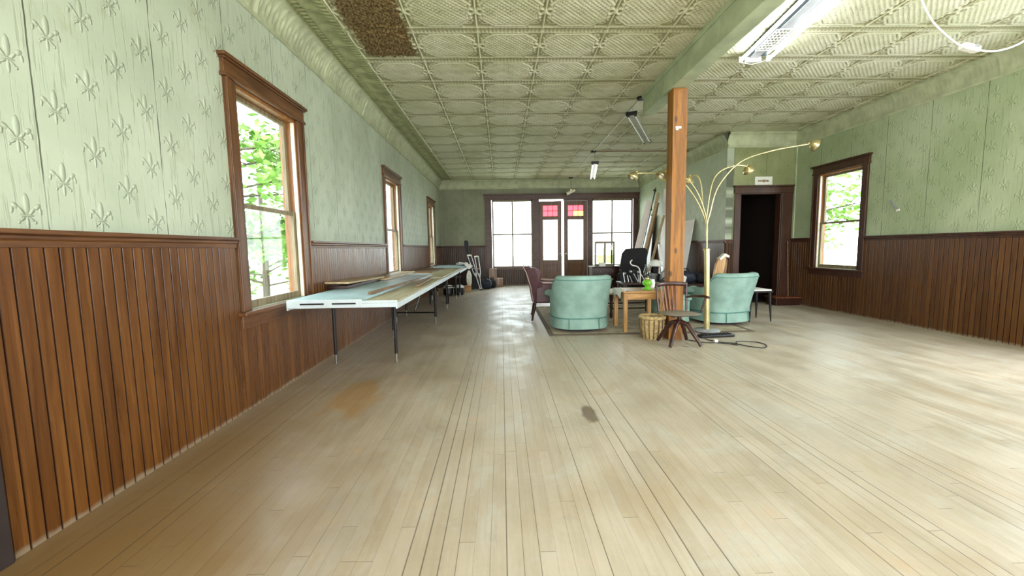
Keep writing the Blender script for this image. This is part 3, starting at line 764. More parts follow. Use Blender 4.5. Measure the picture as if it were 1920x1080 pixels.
def bag(name, c, s, mat, label, cat='bag', handle=True, seed=1, rz=0):
    r = root(name, (c[0], c[1], c[2]), rz, label, cat); rnd = random.Random(seed); ph = [rnd.uniform(0, 6) for _ in range(4)]
    def fn(u, v):
        a = u*2*PI; e = .55; th = v*PI
        ca, sa = math.cos(a), math.sin(a); sgn = lambda k: (1 if k > 0 else -1)
        x = sgn(ca)*abs(ca)**e*math.sin(th)**.6 if 0 < v < 1 else 0; y = sgn(sa)*abs(sa)**e*math.sin(th)**.6 if 0 < v < 1 else 0
        z = -math.cos(th); w = 1+.06*math.sin(3*a+ph[0])*math.sin(5*th+ph[1])
        return (x*s[0]/2*w, y*s[1]/2*w, s[2]/2*(1+z)+.012*math.sin(2*a+ph[2])*v)
    MB().grid(fn, 28, 14, True).build('bag_body', mat, r, smooth=70)
    if handle: MB().tube([(-s[0]*.22, 0, s[2]*.93), (-s[0]*.15, 0, s[2]*1.18), (s[0]*.12, .01, s[2]*1.2), (s[0]*.22, 0, s[2]*.93)], .011, 8).build('handle', M['blackcloth'], r, smooth=60)
    return r
bag('duffel_bag', (-.46, 12.42, 0), (.30, .34, .30), M['navy'], 'dark navy bag on the floor at the foot of the crutches')
bag('duffel_bag', (-.30, 12.80, 0), (.26, .36, .26), M['blackcloth'], 'black bag between the crutches and the cardboard boxes', seed=3)
bag('duffel_bag', (-.93, 12.75, 0), (.40, .3, .42), M['blackcloth'], 'black bag behind the tall case in the corner', seed=5)
def carton(x0, x1, y0, y1, z0, z1, label, mat=None):
    r = root('cardboard_box', ((x0+x1)/2, (y0+y1)/2, z0), 0, label, 'box', 'cartons under the far left window'); w, d, h = (x1-x0)/2, (y1-y0)/2, z1-z0
    MB().box(-w, w, -d, d, 0, h).build('box_body', mat or M['card'], r, bevel=.005)
    MB().box(-w*.16, w*.16, -d-.002, d+.002, h*.3, h+.002).build('tape', M['burg_pipe'], r)
carton(-.27, .04, 13.02, 13.42, 0, .26, 'lower brown carton under the bright far left window')
carton(-.40, -.16, 13.1, 13.4, .2605, .57, 'upper narrow carton standing on the lower one')
carton(-.62, -.40, 13.1, 13.4, 0, .22, 'small carton on the floor left of the stacked pair')
o = MB().box(-1.06, -.88, 11.7, 11.9, 0, .17).build('wooden_crate', M['oak'], bevel=.006); tag(o, 'small yellow wooden crate beside the far table leg', 'crate')
o = MB().lathe((-.93, 11.8, .1705), [(.05, 0), (.075, .1), (.07, .30), (.04, .38), (.03, .42)], 16).build('ceramic_jug', M['bulb'], smooth=60); tag(o, 'pale jug standing on the small yellow crate', 'jug')

# ---- rug
r = root('area_rug', (0, 0, 0), 0, 'worn beige rug under the chairs and end table', 'rug')
MB().box(.70, 3.42, 5.62, 8.3, .001, .010).build('field', M['rug'], r)
b = MB().box(.64, .70, 5.55, 8.36, .001, .011).box(3.42, 3.48, 5.55, 8.36, .001, .011).box(.70, 3.42, 5.55, 5.62, .001, .011).box(.70, 3.42, 8.30, 8.36, .001, .011); b.build('border', M['rugedge'], r)

# ---- barrel chairs, front along +Y before rotation
def barrel_chair(loc, rz, label, sc=1.0, w=.40, d=.40):
    r = root('barrel_chair', loc, rz, label, 'chair', 'teal velvet barrel chairs'); r.scale = (sc,)*3
    n = 48
    def ring(t, z, off):                      # t in [-1,1] around the back
        a = -PI/2+t*math.radians(142)
        c, s = math.cos(a), math.sin(a); e = .72
        x = math.copysign(abs(c)**e, c); y = math.copysign(abs(s)**e, s)
        fl = 1+max(0, z-.25)*(.26 if s < 0 else .10)
        lean = -max(0, z-.30)*.20*max(0, -s)
        return ((w-off)*x*fl, (d-off)*y*fl+lean)
    def top(t):
        k = abs(t); q = min(1, max(0, (k-.40)/.22)); q = q*q*(3-2*q)
        return .80-.24*q-.04*max(0, k-.62)
    def shell(u, v):
        t = 2*u-1; zt = top(t); th = .12
        k = v*14
        if k <= 7: z = .19+(zt-.05-.19)*k/7; off = 0
        elif k <= 11: q = (k-7)/4*PI; z = zt-.05+.055*math.sin(q); off = th/2*(1-math.cos(q))
        else: z = zt-.05-(zt-.05-.35)*(k-11)/3; off = th
        if off == 0 and k > 5: pass
        x, y = ring(t, z, off); return (x, y, z)
    MB().grid(shell, n, 14).build('back_shell', M['teal'], r, smooth=70)
    for s in (-1, 1):                          # rolled arm fronts
        x, y = ring(s, .45, .06); zt = top(s)
        b = MB().lathe((x, y, 0), [(.062, .19), (.064, zt-.07), (.072, zt-.03), (.05, zt+.012), (.01, zt+.02)], 16); b.build('arm_front', M['teal'], r, smooth=60)
        q = ring(s*.80, .45, .0); b = MB().tube([(x+s*.045, y+.02, zt-.05), (q[0]+s*.03, q[1], zt-.045), (q[0]+s*.0, q[1]-.12, zt-.05)], [.058, .055, .03], 14).ball((x+s*.045, y+.02, zt-.05), .058); b.build('arm_roll', M['teal'], r, smooth=60)
    def foot(u, v):
        a = u*2*PI; c, s = math.cos(a), math.sin(a); e = .72
        k = .97+.035*v
        return ((w)*math.copysign(abs(c)**e, c)*k, d*math.copysign(abs(s)**e, s)*k, .20-.155*v)
    sk = MB().grid(foot, 48, 3, True); sk.build('skirt', M['teal'], r, smooth=70)
    tb = []
    for i in range(49):
        x, y, z = foot(i/48, 0); tb.append((x*1.045, y*1.045, .198))
    MB().tube(tb, .008, 6).build('skirt_piping', M['teal_pipe'], r, smooth=60)
    tb = []
    for i in range(37):
        t = -.52+1.04*i/36; z = top(t)-.055; x, y = ring(t, z, -.004); tb.append((x, y, z))
    MB().tube(tb, .005, 6).build('back_piping', M['teal_pipe'], r, smooth=60)
    for a in (-PI/2-.42, -PI/2+.42, -PI/2+1.3, -PI/2-1.3):
        x0, y0, _ = foot((a/(2*PI)) % 1, 0); x1, y1, _ = foot((a/(2*PI)) % 1, 1)
        MB().tube([(x0*1.04, y0*1.04, .198), (x1*1.02, y1*1.02, .05)], .006, 6).build('pleat', M['teal_pipe'], r)
    def cush(u, v):
        a = u*2*PI; c, s = math.cos(a), math.sin(a); e = .6; q = math.sin(v*PI)**.35 if 0 < v < 1 else 0
        return ((w-.13)*math.copysign(abs(c)**e, c)*q, (d-.10)*math.copysign(abs(s)**e, s)*q+.06, .40+(-.07*math.cos(v*PI)))
    MB().grid(cush, 32, 10, True).build('seat_cushion', M['teal'], r, smooth=70)
    MB().lathe((0, 0, 0), [(.30, 0), (.30, .03), (.36, .045), (.36, .055)], 32).build('swivel_base', M['blackcloth'], r)
    MB().lathe((0, 0, 0), [(w*.93, .055), (w*.95, .20), (w*.90, .34)], 32).build('seat_deck', M['teal'], r, smooth=50)
    return r
barrel_chair((1.12, 6.08, .011), .05, 'teal velvet barrel chair seen from behind, left of the end table', 1.0)
barrel_chair((3.38, 6.36, .011), .30, 'teal velvet barrel chair right of the brass lamp, wooden piece on its seat', .97)
barrel_chair((2.63, 6.40, .011), -PI/2+.2, 'teal velvet barrel chair half hidden behind the timber post', .80, .35, .31)

# ---- burgundy wing chair, facing +X
r = root('wing_chair', (.86, 7.0, .011), -.06, 'burgundy leather wing chair with worn pale back edge beside the rug', 'chair')
bp = [(-.34, .30), (-.37, .55), (-.44, .80), (-.49, .885), (-.40, .895), (-.33, .84), (-.26, .60), (-.22, .40), (-.22, .30)]
MB().prism([(x, -.30, z) for x, z in bp], (0, 0, 0), (0, .60, 0)).build('backrest', M['burg'], r, bevel=.02)
for s in (-1, 1):
    MB().prism([(-.36, s*.29, .32), (-.45, s*.31, .86), (-.30, s*.34, .875), (-.20, s*.34, .80), (-.225, s*.33, .66), (-.17, s*.32, .62), (-.20, s*.30, .34)], (0, 0, 0), (0, s*.055, 0)).build('wing', M['burg'], r, bevel=.015)
    MB().prism([(-.30, 0, .30), (-.30, 0, .62), (.26, 0, .60), (.32, 0, .56), (.30, 0, .50), (.28, 0, .30)], (0, s*.30-(.0 if s > 0 else .0), 0), (0, s*.07, 0)).build('arm', M['burg'], r, bevel=.02)
    MB().tube([(-.24, s*.345, .635), (.24, s*.345, .615), (.31, s*.345, .575)], .014, 8).build('arm_trim', M['burg_pipe'], r, smooth=60)
    MB().tube([(-.335, s*.358, .30), (-.375, s*.358, .55), (-.445, s*.362, .80), (-.495, s*.36, .892), (-.44, s*.36, .90)], .009, 8).build('back_piping', M['burg_pipe'], r, smooth=60)
    MB().tube([(-.30, s*.28, .34), (-.325, s*.29, .16), (-.36, s*.30, 0)], [.028, .022, .015], 8).build('leg', M['mahog'], r, smooth=50)
    MB().tube([(.26, s*.28, .34), (.28, s*.29, .14), (.27, s*.29, 0)], [.028, .024, .016], 8).build('leg', M['mahog'], r, smooth=50)
MB().box(-.30, .28, -.30, .30, .29, .38).build('seat_frame', M['burg'], r, bevel=.015)
MB().box(-.22, .30, -.275, .275, .381, .47).build('seat_cushion', M['burg'], r, bevel=.035)

# ---- oak end table and the darker coffee table behind
r = root('end_table', (1.96, 5.92, .011), 0, 'square golden oak end table holding the green oil lamp', 'table')
MB().box(-.29, .29, -.28, .28, .545, .572).build('tabletop', M['oak'], r, bevel=.005)
MB().box(-.255, .255, -.262, -.24, .455, .545).box(-.255, .255, .24, .262, .455, .545).box(-.262, -.24, -.24, .24, .455, .545).box(.24, .262, -.24, .24, .455, .545).build('apron', M['oak'], r, bevel=.003)
for sx in (-1, 1):
    for sy in (-1, 1): MB().box(sx*.25-.027, sx*.25+.027, sy*.24-.027, sy*.24+.027, 0, .545).build('leg', M['oakv'], r, bevel=.004)
r = root('coffee_table', (2.20, 7.20, .011), 0, 'low coffee table with dark turned legs and pale wooden top behind the end table', 'table')
MB().box(-.44, .50, -.42, .35, .395, .425).build('tabletop', M['tan'], r, bevel=.006)
MB().box(-.40, .46, -.38, -.36, .33, .395).build('apron', M['oak'], r, bevel=.003); MB().box(-.40, .46, .28, .30, .33, .395).build('apron', M['oak'], r, bevel=.003)
for x, y in ((-.38, -.36), (.44, -.36), (-.38, .28), (.44, .28)):
    MB().lathe((x, y, 0), [(.018, 0), (.026, .06), (.019, .12), (.03, .20), (.02, .26), (.032, .32), (.032, .395)], 12).build('leg', M['mahog'], r, smooth=40)
MB().tube([(-.38, -.36, .16), (.44, -.36, .16)], .013, 8).build('stretcher', M['mahog'], r, smooth=40)
MB().tube([(-.38, .28, .16), (.44, .28, .16)], .013, 8).build('stretcher', M['mahog'], r, smooth=40)
def drape(u, v):
    x = 1.63+.14*u; y = 5.70+.42*v; z = .590+.006*math.sin(u*9+v*5)
    if u < .4: z -= (.4-u)*.24*(1+.25*math.sin(v*11)); x = 1.655+.02*u+.010*math.sin(v*9)
    return (x-.012 if u < .4 else x, y, z)
o = MB().grid(drape, 14, 20).build('white_napkin', M['cloth'], smooth=80, solid=.003); tag(o, 'white cloth draped over the left edge of the oak end table', 'cloth')
# oil lamp
r = root('oil_lamp', (2.08, 5.88, .584), 0, 'glass hurricane oil lamp with lime green base on the oak end table', 'lamp')
MB().lathe((0, 0, 0), [(.065, 0), (.068, .01), (.03, .03), (.03, .045), (.062, .07), (.068, .095), (.05, .125), (.03, .135)], 24).build('font', M['green'], r, smooth=60)
MB().lathe((0, 0, .135), [(.028, 0), (.034, .005), (.034, .028), (.026, .035)], 20).build('burner', M['brass'], r, smooth=50)
MB().lathe((0, 0, .16), [(.032, 0), (.05, .04), (.055, .07), (.045, .11), (.031, .15), (.029, .185), (.034, .195)], 24, caps=False).build('chimney', M['cglass'], r, smooth=70, solid=.003)
o = MB().lathe((2.20, 6.02, .584), [(.030, 0), (.042, .02), (.045, .09), (.038, .13), (.04, .135)], 20).build('white_mug', M['white'], smooth=60); tag(o, 'small white mug right of the oil lamp on the end table', 'mug')
o = MB().tube([(2.15, 5.80, .588), (2.17, 5.65, .588), (2.175, 5.62, .57), (2.18, 5.615, .42), (2.26, 5.61, .28), (2.32, 5.60, .12), (2.35, 5.55, .02)], .004, 6).build('lamp_cord', M['oak'], smooth=60); tag(o, 'thin orange-brown cord hanging over the front edge of the end table', 'cord')

# ---- wicker basket
r = root('wicker_basket', (1.95, 5.30, .0), .2, 'round straw basket with checked pattern in front of the end table', 'basket')
b = MB()
for k in range(13):
    z = .012+k*.021; rr = .115+.03*math.sin(k/12*PI*.6)
    b.tube([((rr+.005*(-1)**(i+k))*math.cos(2*PI*i/32), (rr+.005*(-1)**(i+k))*math.sin(2*PI*i/32), z) for i in range(33)], .0105, 6)
b.build('weave', M['wick'], r, smooth=60)
for i in range(16):
    a = 2*PI*i/16
    MB().tube([((.118+.03*math.sin(k/12*PI*.6))*1.07*math.cos(a), (.118+.03*math.sin(k/12*PI*.6))*1.07*math.sin(a), .012+k*.021) for k in range(13)], .0075, 5).build('stake', M['wickd'], r)
MB().tube([(.15*math.cos(2*PI*i/32), .15*math.sin(2*PI*i/32), .285+.004*math.sin(i*2)) for i in range(33)], .024, 8).build('rim', M['wick'], r, smooth=60)
MB().lathe((0, 0, .0), [(.11, 0), (.11, .012)], 24).build('bottom', M['wickd'], r)

# ---- timber post
r = root('timber_post', (2.215, 5.28, 0), 0, 'amber knotty timber post holding up the ceiling beam', 'post')
MB().box(-.09, .09, -.09, .09, 0, 3.108).build('shaft', M['post'], r, bevel=.006)
for x, y, z in ((-.09, -.02, 2.6),): pass
b = MB().box(-.055, .015, -.0925, -.0905, 2.63, 2.655).box(-.05, -.02, -.0925, -.0905, 2.61, 2.63); b.build('torn_paper', M['bulb'], r)

# ---- swivel armchair in front of the post
r = root('swivel_desk_chair', (2.14, 4.92, 0), .12, 'dark slat-backed wooden swivel chair in front of the timber post', 'chair')
def st(u, v):
    a = u*2*PI; c, s = math.cos(a), math.sin(a); e = .7; k = (v if v < .5 else 1-v)*2
    rr = min(1, k*1.0)**.25 if k > 0 else 0
    return (.225*math.copysign(abs(c)**e, c)*rr, .21*math.copysign(abs(s)**e, s)*rr, .385+(v-.5)*.035)
MB().grid(st, 32, 10, True).build('seat', M['seatgrey'], r, smooth=50)
def crest(u, v):
    a = v*2*PI; x = (u-.5)*.42; y = .19+.05*(1-(2*u-1)**2)
    return (x, y+.011*math.cos(a), .715+.026*math.sin(a)+.012*(1-(2*u-1)**2))
MB().grid(crest, 16, 12).build('crest_rail', M['mahog'], r, smooth=60)
for s in (-1, 1): MB().tube([(s*.185, .15, .39), (s*.195, .18, .55), (s*.2, .19, .71)], [.014, .013, .012], 8).build('back_post', M['mahog'], r, smooth=50)
for i in range(5):
    x = (i-2)*.046-.02
    MB().beam((x*.9, .17, .395), (x*1.15, .19+.05*(1-(x/.2)**2), .70), .020, .010, (0, 1, 0)).build('slat', M['mahog2'], r, bevel=.002)
MB().tube([(.19, .17, .56), (.27, .10, .575), (.31, -.02, .585), (.30, -.12, .58)], [.012, .014, .018, .016], 8).build('arm', M['mahog'], r, smooth=60)
MB().tube([(.25, -.05, .39), (.295, -.07, .575)], .012, 8).build('arm_support', M['mahog'], r, smooth=60)
MB().cyl((0, 0, .25), (0, 0, .37), .025).build('spindle', M['black'], r, smooth=40)
MB().box(-.10, .10, -.03, .03, .345, .372).build('seat_bracket', M['black'], r)
for k in range(4):
    a = k*PI/2+PI/4-.1
    c, s = math.cos(a), math.sin(a)
    MB().tube([(0, 0, .29), (.10*c, .10*s, .26), (.19*c, .19*s, .13), (.265*c, .265*s, .018)], [.03, .028, .024, .02], 10).build('leg', M['mahog'], r, smooth=60)

# ---- brass arc lamp
r = root('arc_floor_lamp', (2.84, 5.63, 0), 0, 'tall brass floor lamp with five arching arms beside the right barrel chair', 'lamp')
MB().lathe((0, 0, .013), [(.17, 0), (.175, .01), (.16, .025), (.04, .032)], 32).build('base_plate', M['grey'], r, smooth=50)
MB().tube([(0, 0, .03), (-.012, 0, .6), (-.03, 0, 1.13)], [.040, .037, .036], 16).build('pole', M['pole'], r, smooth=50)
MB().lathe((-.03, 0, 1.13), [(.042, 0), (.042, .02), (.03, .03)], 16).build('collar', M['brass'], r, smooth=40)
def arm(pts, dy, head, flip):
    P = [(-.03+0.008*dy, .008*dy, 1.12), (-.04, .012*dy, 1.45)]+[(x-2.84, dy*(.05+.25*k/len(pts)), z) for k, (x, z) in enumerate(pts)]
    # smooth polyline
    Q = []
    for i in range(len(P)-1):
        p0 = Vector(P[max(i-1, 0)]); p1 = Vector(P[i]); p2 = Vector(P[i+1]); p3 = Vector(P[min(i+2, len(P)-1)])
        for k in range(6):
            t = k/6; Q.append(.5*((2*p1)+(p2-p0)*t+(2*p0-5*p1+4*p2-p3)*t*t+(3*p1-p0-3*p2+p3)*t**3))
    Q.append(Vector(P[-1]))
    a = MB().tube(Q, .010, 8).build('arm', M['pole'], r, smooth=70)
    e = Q[-1]; d = (Q[-1]-Q[-3]).normalized()
    m = Matrix.Rotation(0, 4, 'Z')
    rot = Vector((0, 0, -1)).rotation_difference((d+Vector((0, 0, -head))).normalized()).to_matrix().to_4x4()
    MB().lathe(e, [(.014, .02), (.04, 0), (.068, -.035), (.078, -.075)], 20, rot, caps=False).build('shade', M['brass'], a, smooth=60, solid=.003)
    c = e+rot @ Vector((0, 0, -.06)); MB().ball(c, .032).build('light_bulb', M['bulb'], a, smooth=60)
    c = e+rot @ Vector((0, 0, .03)); MB().ball(c, .014).build('shade_knob', M['brass'], a, smooth=60)
arm([(2.83, 1.63), (2.928, 1.984), (3.209, 2.298), (3.603, 2.433), (4.036, 2.506), (4.13, 2.515)], -.3, .4, 1)
arm([(2.814, 1.666), (2.876, 2.02), (2.994, 2.195), (3.209, 2.277), (3.355, 2.275), (3.41, 2.262)], .5, 1.2, 1)
arm([(2.756, 1.631), (2.663, 1.832), (2.527, 2.025), (2.38, 2.125), (2.126, 2.19), (1.86, 2.20)], .6, 1.5, 1)
arm([(2.756, 1.631), (2.64, 1.882), (2.49, 2.06), (2.308, 2.133), (2.14, 2.15)], -.6, 1.2, 1)
arm([(2.771, 1.631), (2.76, 1.987), (2.735, 2.14), (2.69, 2.17), (2.655, 2.15)], 1.0, 2, 1)
r = root('power_strip', (2.83, 5.30, 0), .12, 'black ribbed power strip on the floor at the lamp foot', 'power strip')
MB().box(-.27, .20, -.055, .055, 0, .035).build('strip_body', M['black'], r, bevel=.008)
for i in range(9): MB().box(-.235+i*.046, -.205+i*.046, -.04, .04, .0355, .045).build('socket', M['blackcloth'], r, bevel=.002)
def curve(pts, n=6):
    Q = []
    P = [Vector(p) for p in pts]
    for i in range(len(P)-1):
        p0, p1, p2, p3 = P[max(i-1, 0)], P[i], P[i+1], P[min(i+2, len(P)-1)]
        for k in range(n):
            t = k/n; Q.append(.5*((2*p1)+(p2-p0)*t+(2*p0-5*p1+4*p2-p3)*t*t+(3*p1-p0-3*p2+p3)*t**3))
    return Q+[P[-1]]
o = MB().tube(curve([(2.35, 5.12, .008), (2.48, 4.97, .008), (2.62, 4.93, .008), (2.75, 4.86, .008), (2.80, 4.80, .008), (2.86, 4.93, .008), (2.92, 4.99, .008), (3.10, 4.93, .008), (3.13, 4.78, .008), (3.02, 4.64, .008), (2.90, 4.72, .008), (2.80, 4.90, .008), (2.70, 4.95, .008), (2.60, 5.10, .008), (2.60, 5.19, .008)]), .0055, 6).build('extension_cord', M['black'], smooth=60)
tag(o, 'black cord looping on the bare floor in front of the lamp', 'cord')
o = MB().box(2.62, 2.66, 4.98, 5.03, .0, .035).build('cord_tag', M['white'], bevel=.004); tag(o, 'tiny white plug lying by the looped black cord', 'plug')

# ---- black side table by the right chair
r = root('side_table', (4.0, 6.46, 0), .05, 'small black stool-like table with white top right of the barrel chair', 'table')
MB().box(-.19, .19, -.19, .19, .455, .478).build('frame', M['black'], r, bevel=.006)
MB().box(-.175, .175, -.175, .175, .4785, .503).build('tabletop', M['white'], r, bevel=.008)
for sx in (-1, 1):
    for sy in (-1, 1): MB().tube([(sx*.155, sy*.155, .46), (sx*.16, sy*.16, .30), (sx*.175, sy*.175, 0)], [.026, .02, .009], 8).build('leg', M['black'], r, smooth=50)
# wooden piece on the right chair
r = root('wooden_bracket', (3.42, 6.42, .50), 0, 'pale wooden board piece standing on the seat of the right barrel chair', 'board')
MB().prism([(-.13, 0, 0), (.02, 0, 0), (.10, 0, .50), (.07, 0, .56), (-.02, 0, .49), (-.06, 0, .40)], (0, 0, 0), (0, .05, 0)).build('side', M['oakv'], r, bevel=.006)
MB().prism([(.07, 0, 0), (.11, 0, 0), (.155, 0, .46), (.12, 0, .48)], (0, .06, 0), (0, .03, 0)).build('brace', M['brown'], r, bevel=.004)
MB().prism([(-.02, -.02, .49), (.07, -.02, .57), (.14, -.02, .53), (.13, -.02, .50), (.07, -.02, .52), (0, -.02, .46)], (0, 0, 0), (0, .09, 0)).build('top_edge', M['bulb'], r, bevel=.003)

# ---- bags on a low chest behind the third chair
r = root('storage_chest', (4.06, 8.75, 0), 0, 'dark low wooden chest behind the barrel chairs', 'chest')
MB().box(-.36, .36, -.28, .28, .0, .37).build('chest_body', M['mahog'], r, bevel=.01); MB().box(-.38, .38, -.30, .30, .371, .40).build('lid', M['mahog'], r, bevel=.008)
bag('shopping_bag', (3.90, 8.72, .40), (.42, .3, .26), M['navy'], 'navy cloth bag on the dark chest, right of the timber post')
bag('shopping_bag', (4.30, 8.9, .40), (.24, .28, .22), M['blackcloth'], 'black cloth bag beside the navy one, behind the lamp pole', seed=9)
o = MB().prism([(0, 0, 0), (.07, 0, .02), (.10, 0, .15), (.03, 0, .19), (-.02, 0, .1)], (3.74, 8.50, .4005), (0, .02, 0)).build('paper_tag', M['cloth'], bevel=.004); tag(o, 'white crumpled paper in front of the navy bag', 'paper')
o['label'] = 'white crumpled paper tucked at the left of the navy bag'

# ---- clutter near the far right: cabinet, mirror, recliner, planks
r = root('dresser', (2.66, 10.75, 0), 0, 'dark dresser with a two-arched glazed back in front of the far right window', 'dresser')
MB().box(-.34, .36, -.22, .22, 0, .68).build('body', M['mahog'], r, bevel=.01)
MB().box(-.36, .38, -.24, .24, .681, .71).build('top', M['mahog'], r, bevel=.006)
for i, z in enumerate((.10, .30, .50)):
    d = MB().box(-.30, .32, -.235, -.2205, z, z+.16).build('drawer', M['mahog'], r, bevel=.005)
    for x in (-.15, .17): MB().ball((x, -.25, z+.08), .014).build('knob', M['brass'], d, smooth=60)
fr = MB().box(-.24, -.20, -.02, .02, .711, 1.34).box(.24, .28, -.02, .02, .711, 1.34).box(-.20, .24, -.02, .02, 1.29, 1.345).box(-.20, .24, -.02, .02, .711, .76).box(.0, .05, -.02, .02, .76, 1.29)
fr.build('mirror_frame', M['sash'], r, bevel=.006)
for cx in (-.10, .145):
    pts = [(cx-.09, 0, .77), (cx+.09, 0, .77), (cx+.09, 0, 1.16)]+[(cx+.09*math.cos(a), 0, 1.16+.11*math.sin(a)) for a in [PI*k/10 for k in range(1, 10)]]+[(cx-.09, 0, 1.16)]
    MB().prism(pts, (0, -.028, 0), (0, .006, 0)).build('arched_pane', M['paleglass'], r)
o = MB().box(2.47, 2.62, 10.40, 10.50, .7105, .80).build('paper_box', M['cloth'], bevel=.004); tag(o, 'small white box on the dresser edge under the mirror', 'box')
r = root('recliner', (3.22, 10.15, 0), .15, 'dark olive high-backed upholstered seat right of the dresser', 'chair')
MB().prism([(-.34, 0, .10), (.34, 0, .10), (.36, 0, 1.10), (.32, 0, 1.16), (-.16, 0, 1.15), (-.26, 0, 1.04), (-.33, 0, .6)], (0, -.08, 0), (0, .16, 0)).build('backrest', M['blackcloth'], r, bevel=.05)
MB().box(-.30, .30, -.62, -.09, .12, .42).build('seat', M['blackcloth'], r, bevel=.05)
for s in (-1, 1): MB().box(s*.36-.06, s*.36+.06, -.62, .0, .08, .56).build('arm', M['blackcloth'], r, bevel=.04)
for s in (-1, 1): MB().box(s*.28-.03, s*.28+.03, -.55, -.49, 0, .1).build('leg', M['mahog'], r); MB().box(s*.28-.03, s*.28+.03, -.03, .03, 0, .105).build('leg', M['mahog'], r)
# leaning timber
def lean(name, p0, p1, w, h, mat, label, cat='plank', group=None):
    o = MB().beam((0, 0, 0), Vector(p1)-Vector(p0), w, h, (0, 1, 0)).build(name, mat, bevel=.003); o.location = p0; return tag(o, label, cat, group)
G2 = 'long boards leaning on the partition'
lean('plank', (3.42, 11.15, 0.01), (4.10, 11.5, 2.45), .17, .03, M['offwhite'], 'wide white-painted board, leftmost of the leaning timber', group=G2)
lean('plank', (3.53, 10.85, .01), (4.24, 11.2, 2.62), .07, .04, M['tan'], 'pale tan board just right of the white leaning board', group=G2)
lean('plank', (3.60, 10.9, .01), (4.36, 11.6, 2.40), .10, .035, M['brown'], 'dark brown board in the middle of the leaning timber', group=G2)
lean('plank', (3.66, 10.6, .01), (4.28, 10.9, 2.0), .06, .035, M['tan'], 'shorter light brown stick, rightmost of the leaning timber', group=G2)
for k, (p0, p1, l) in enumerate((((3.70, 11.6, .01), (4.42, 11.9, 2.85), 'black metal clamp bar rising highest above the leaning boards'), ((3.80, 11.55, .01), (4.45, 11.75, 2.62), 'second black clamp bar, slightly lower and to the right'))):
    r = root('bar_clamp', p0, 0, l, 'clamp', 'black bars leaning on the partition'); d = Vector(p1)-Vector(p0)
    MB().beam((0, 0, 0), d, .022, .03, (0, 1, 0)).build('bar', M['black'], r)
    MB().beam(d*.78+Vector((-.08, 0, .02)), d*.78+Vector((.03, 0, 0)), .04, .05).build('sliding_jaw', M['black'], r, bevel=.004)
    MB().beam(d*.97+Vector((-.05, 0, .02)), d*.97+Vector((.03, 0, 0)), .04, .04).build('fixed_jaw', M['black'], r, bevel=.004)
def sheet(name, quad, th, mat, label, cat):
    o = MB().prism(quad, (0, 0, 0), (-th*.98, 0, -th*.2)).build(name, mat, bevel=.003); return tag(o, label, cat)
sheet('wall_board', [(4.10, 9.35, .005), (4.10, 10.4, .005), (4.47, 10.4, 1.80), (4.47, 9.55, 1.80)], .014, M['offwhite'], 'pinkish white board leaning on the partition, seen right of the timber post', 'board')
sheet('wall_board', [(4.36, 10.62, .005), (4.36, 11.45, .005), (4.485, 11.45, 2.75), (4.485, 10.62, 2.75)], .014, M['offwhite'], 'tall narrow white board leaning upright, seen left of the timber post', 'board')
r = root('leaning_door', (4.38, 12.5, 0), 0, 'tall dark wooden door leaning in the far right corner', 'door panel')
MB().prism([(-.10, -.5, 0), (-.10, .5, 0), (.04, .5, 2.1), (.04, -.5, 2.1)], (0, 0, 0), (.04, 0, .0)).build('slab', M['mahog'], r, bevel=.004)
lean('tube', (3.80, 9.62, .01), (3.76, 9.82, 1.24), .06, .06, M['alu'], 'pale grey square tube standing before the leaning boards', 'tube')
lean('pole', (3.72, 9.3, .01), (4.06, 9.6, 1.15), .02, .02, M['black'], 'thin dark rod leaning left of the timber post', 'rod')
# bench with clutter
r = root('workbench', (3.15, 8.85, 0), 0, 'low dark bench covered with black and grey gear', 'bench')
MB().box(-.62, .50, -.28, .28, .40, .44).build('bench_top', M['mahog'], r, bevel=.005)
for x in (-.56, .44):
    for y in (-.23, .23): MB().box(x-.03, x+.03, y-.03, y+.03, 0, .40).build('leg', M['mahog'], r, bevel=.004)
rnd = random.Random(11)
for k in range(7):
    x = 2.58+k*.085; y = 8.68+rnd.uniform(0, .25); z = .445
    lb = ['first', 'second', 'third', 'fourth', 'fifth', 'sixth', 'seventh'][k]+' folded black and silver light stand from the left on the dark bench'
    r = root('light_stand', (x, y, z), rnd.uniform(-.3, .3), lb, 'stand', 'folded stands heaped on the bench')
    h = rnd.uniform(.15, .24); tl = rnd.uniform(-.11, .04)
    MB().tube([(0, 0, .0), (tl, .02, h)], .024, 8).build('column', M['blackcloth'], r, smooth=50)
    MB().tube([(.04, -.03, .0), (tl+.05, -.01, h*.85)], .011, 8).build('silver_tube', M['alu'], r, smooth=50)
    MB().ball((tl, .02, h+.012), .03).build('knob', M['alu'] if k % 2 else M['black'], r, smooth=60)
r = root('metal_pail', (3.22, 8.72, .4405), 0, 'grey metal pail on the bench left of the oil lamp chimney', 'pail')
MB().lathe((0, 0, 0), [(.06, 0), (.085, .17), (.09, .175), (.083, .17), (.058, .01)], 24).build('pail_body', M['alu'], r, smooth=40)
r = root('curved_handle', (2.85, 8.62, .4405), 0, 'pale bent tube curling up above the gear', 'handle')
MB().tube(curve([(.05, 0, 0), (.05, 0, .22), (0, 0, .33), (-.12, 0, .37), (-.16, 0, .43), (-.12, 0, .48)]), .013, 8).build('tube', M['offwhite'], r, smooth=60)
r = root('black_machine', (3.42, 8.55, .4405), 0, 'black machine with angular arms on the bench left of the timber post', 'machine')
MB().box(-.14, .12, -.08, .08, 0, .06).build('base', M['black'], r, bevel=.01)
MB().prism([(-.12, 0, .05), (.02, 0, .05), (.12, 0, .22), (.02, 0, .30), (-.10, 0, .20)], (0, -.06, 0), (0, .12, 0)).build('housing', M['grey'], r, bevel=.01)
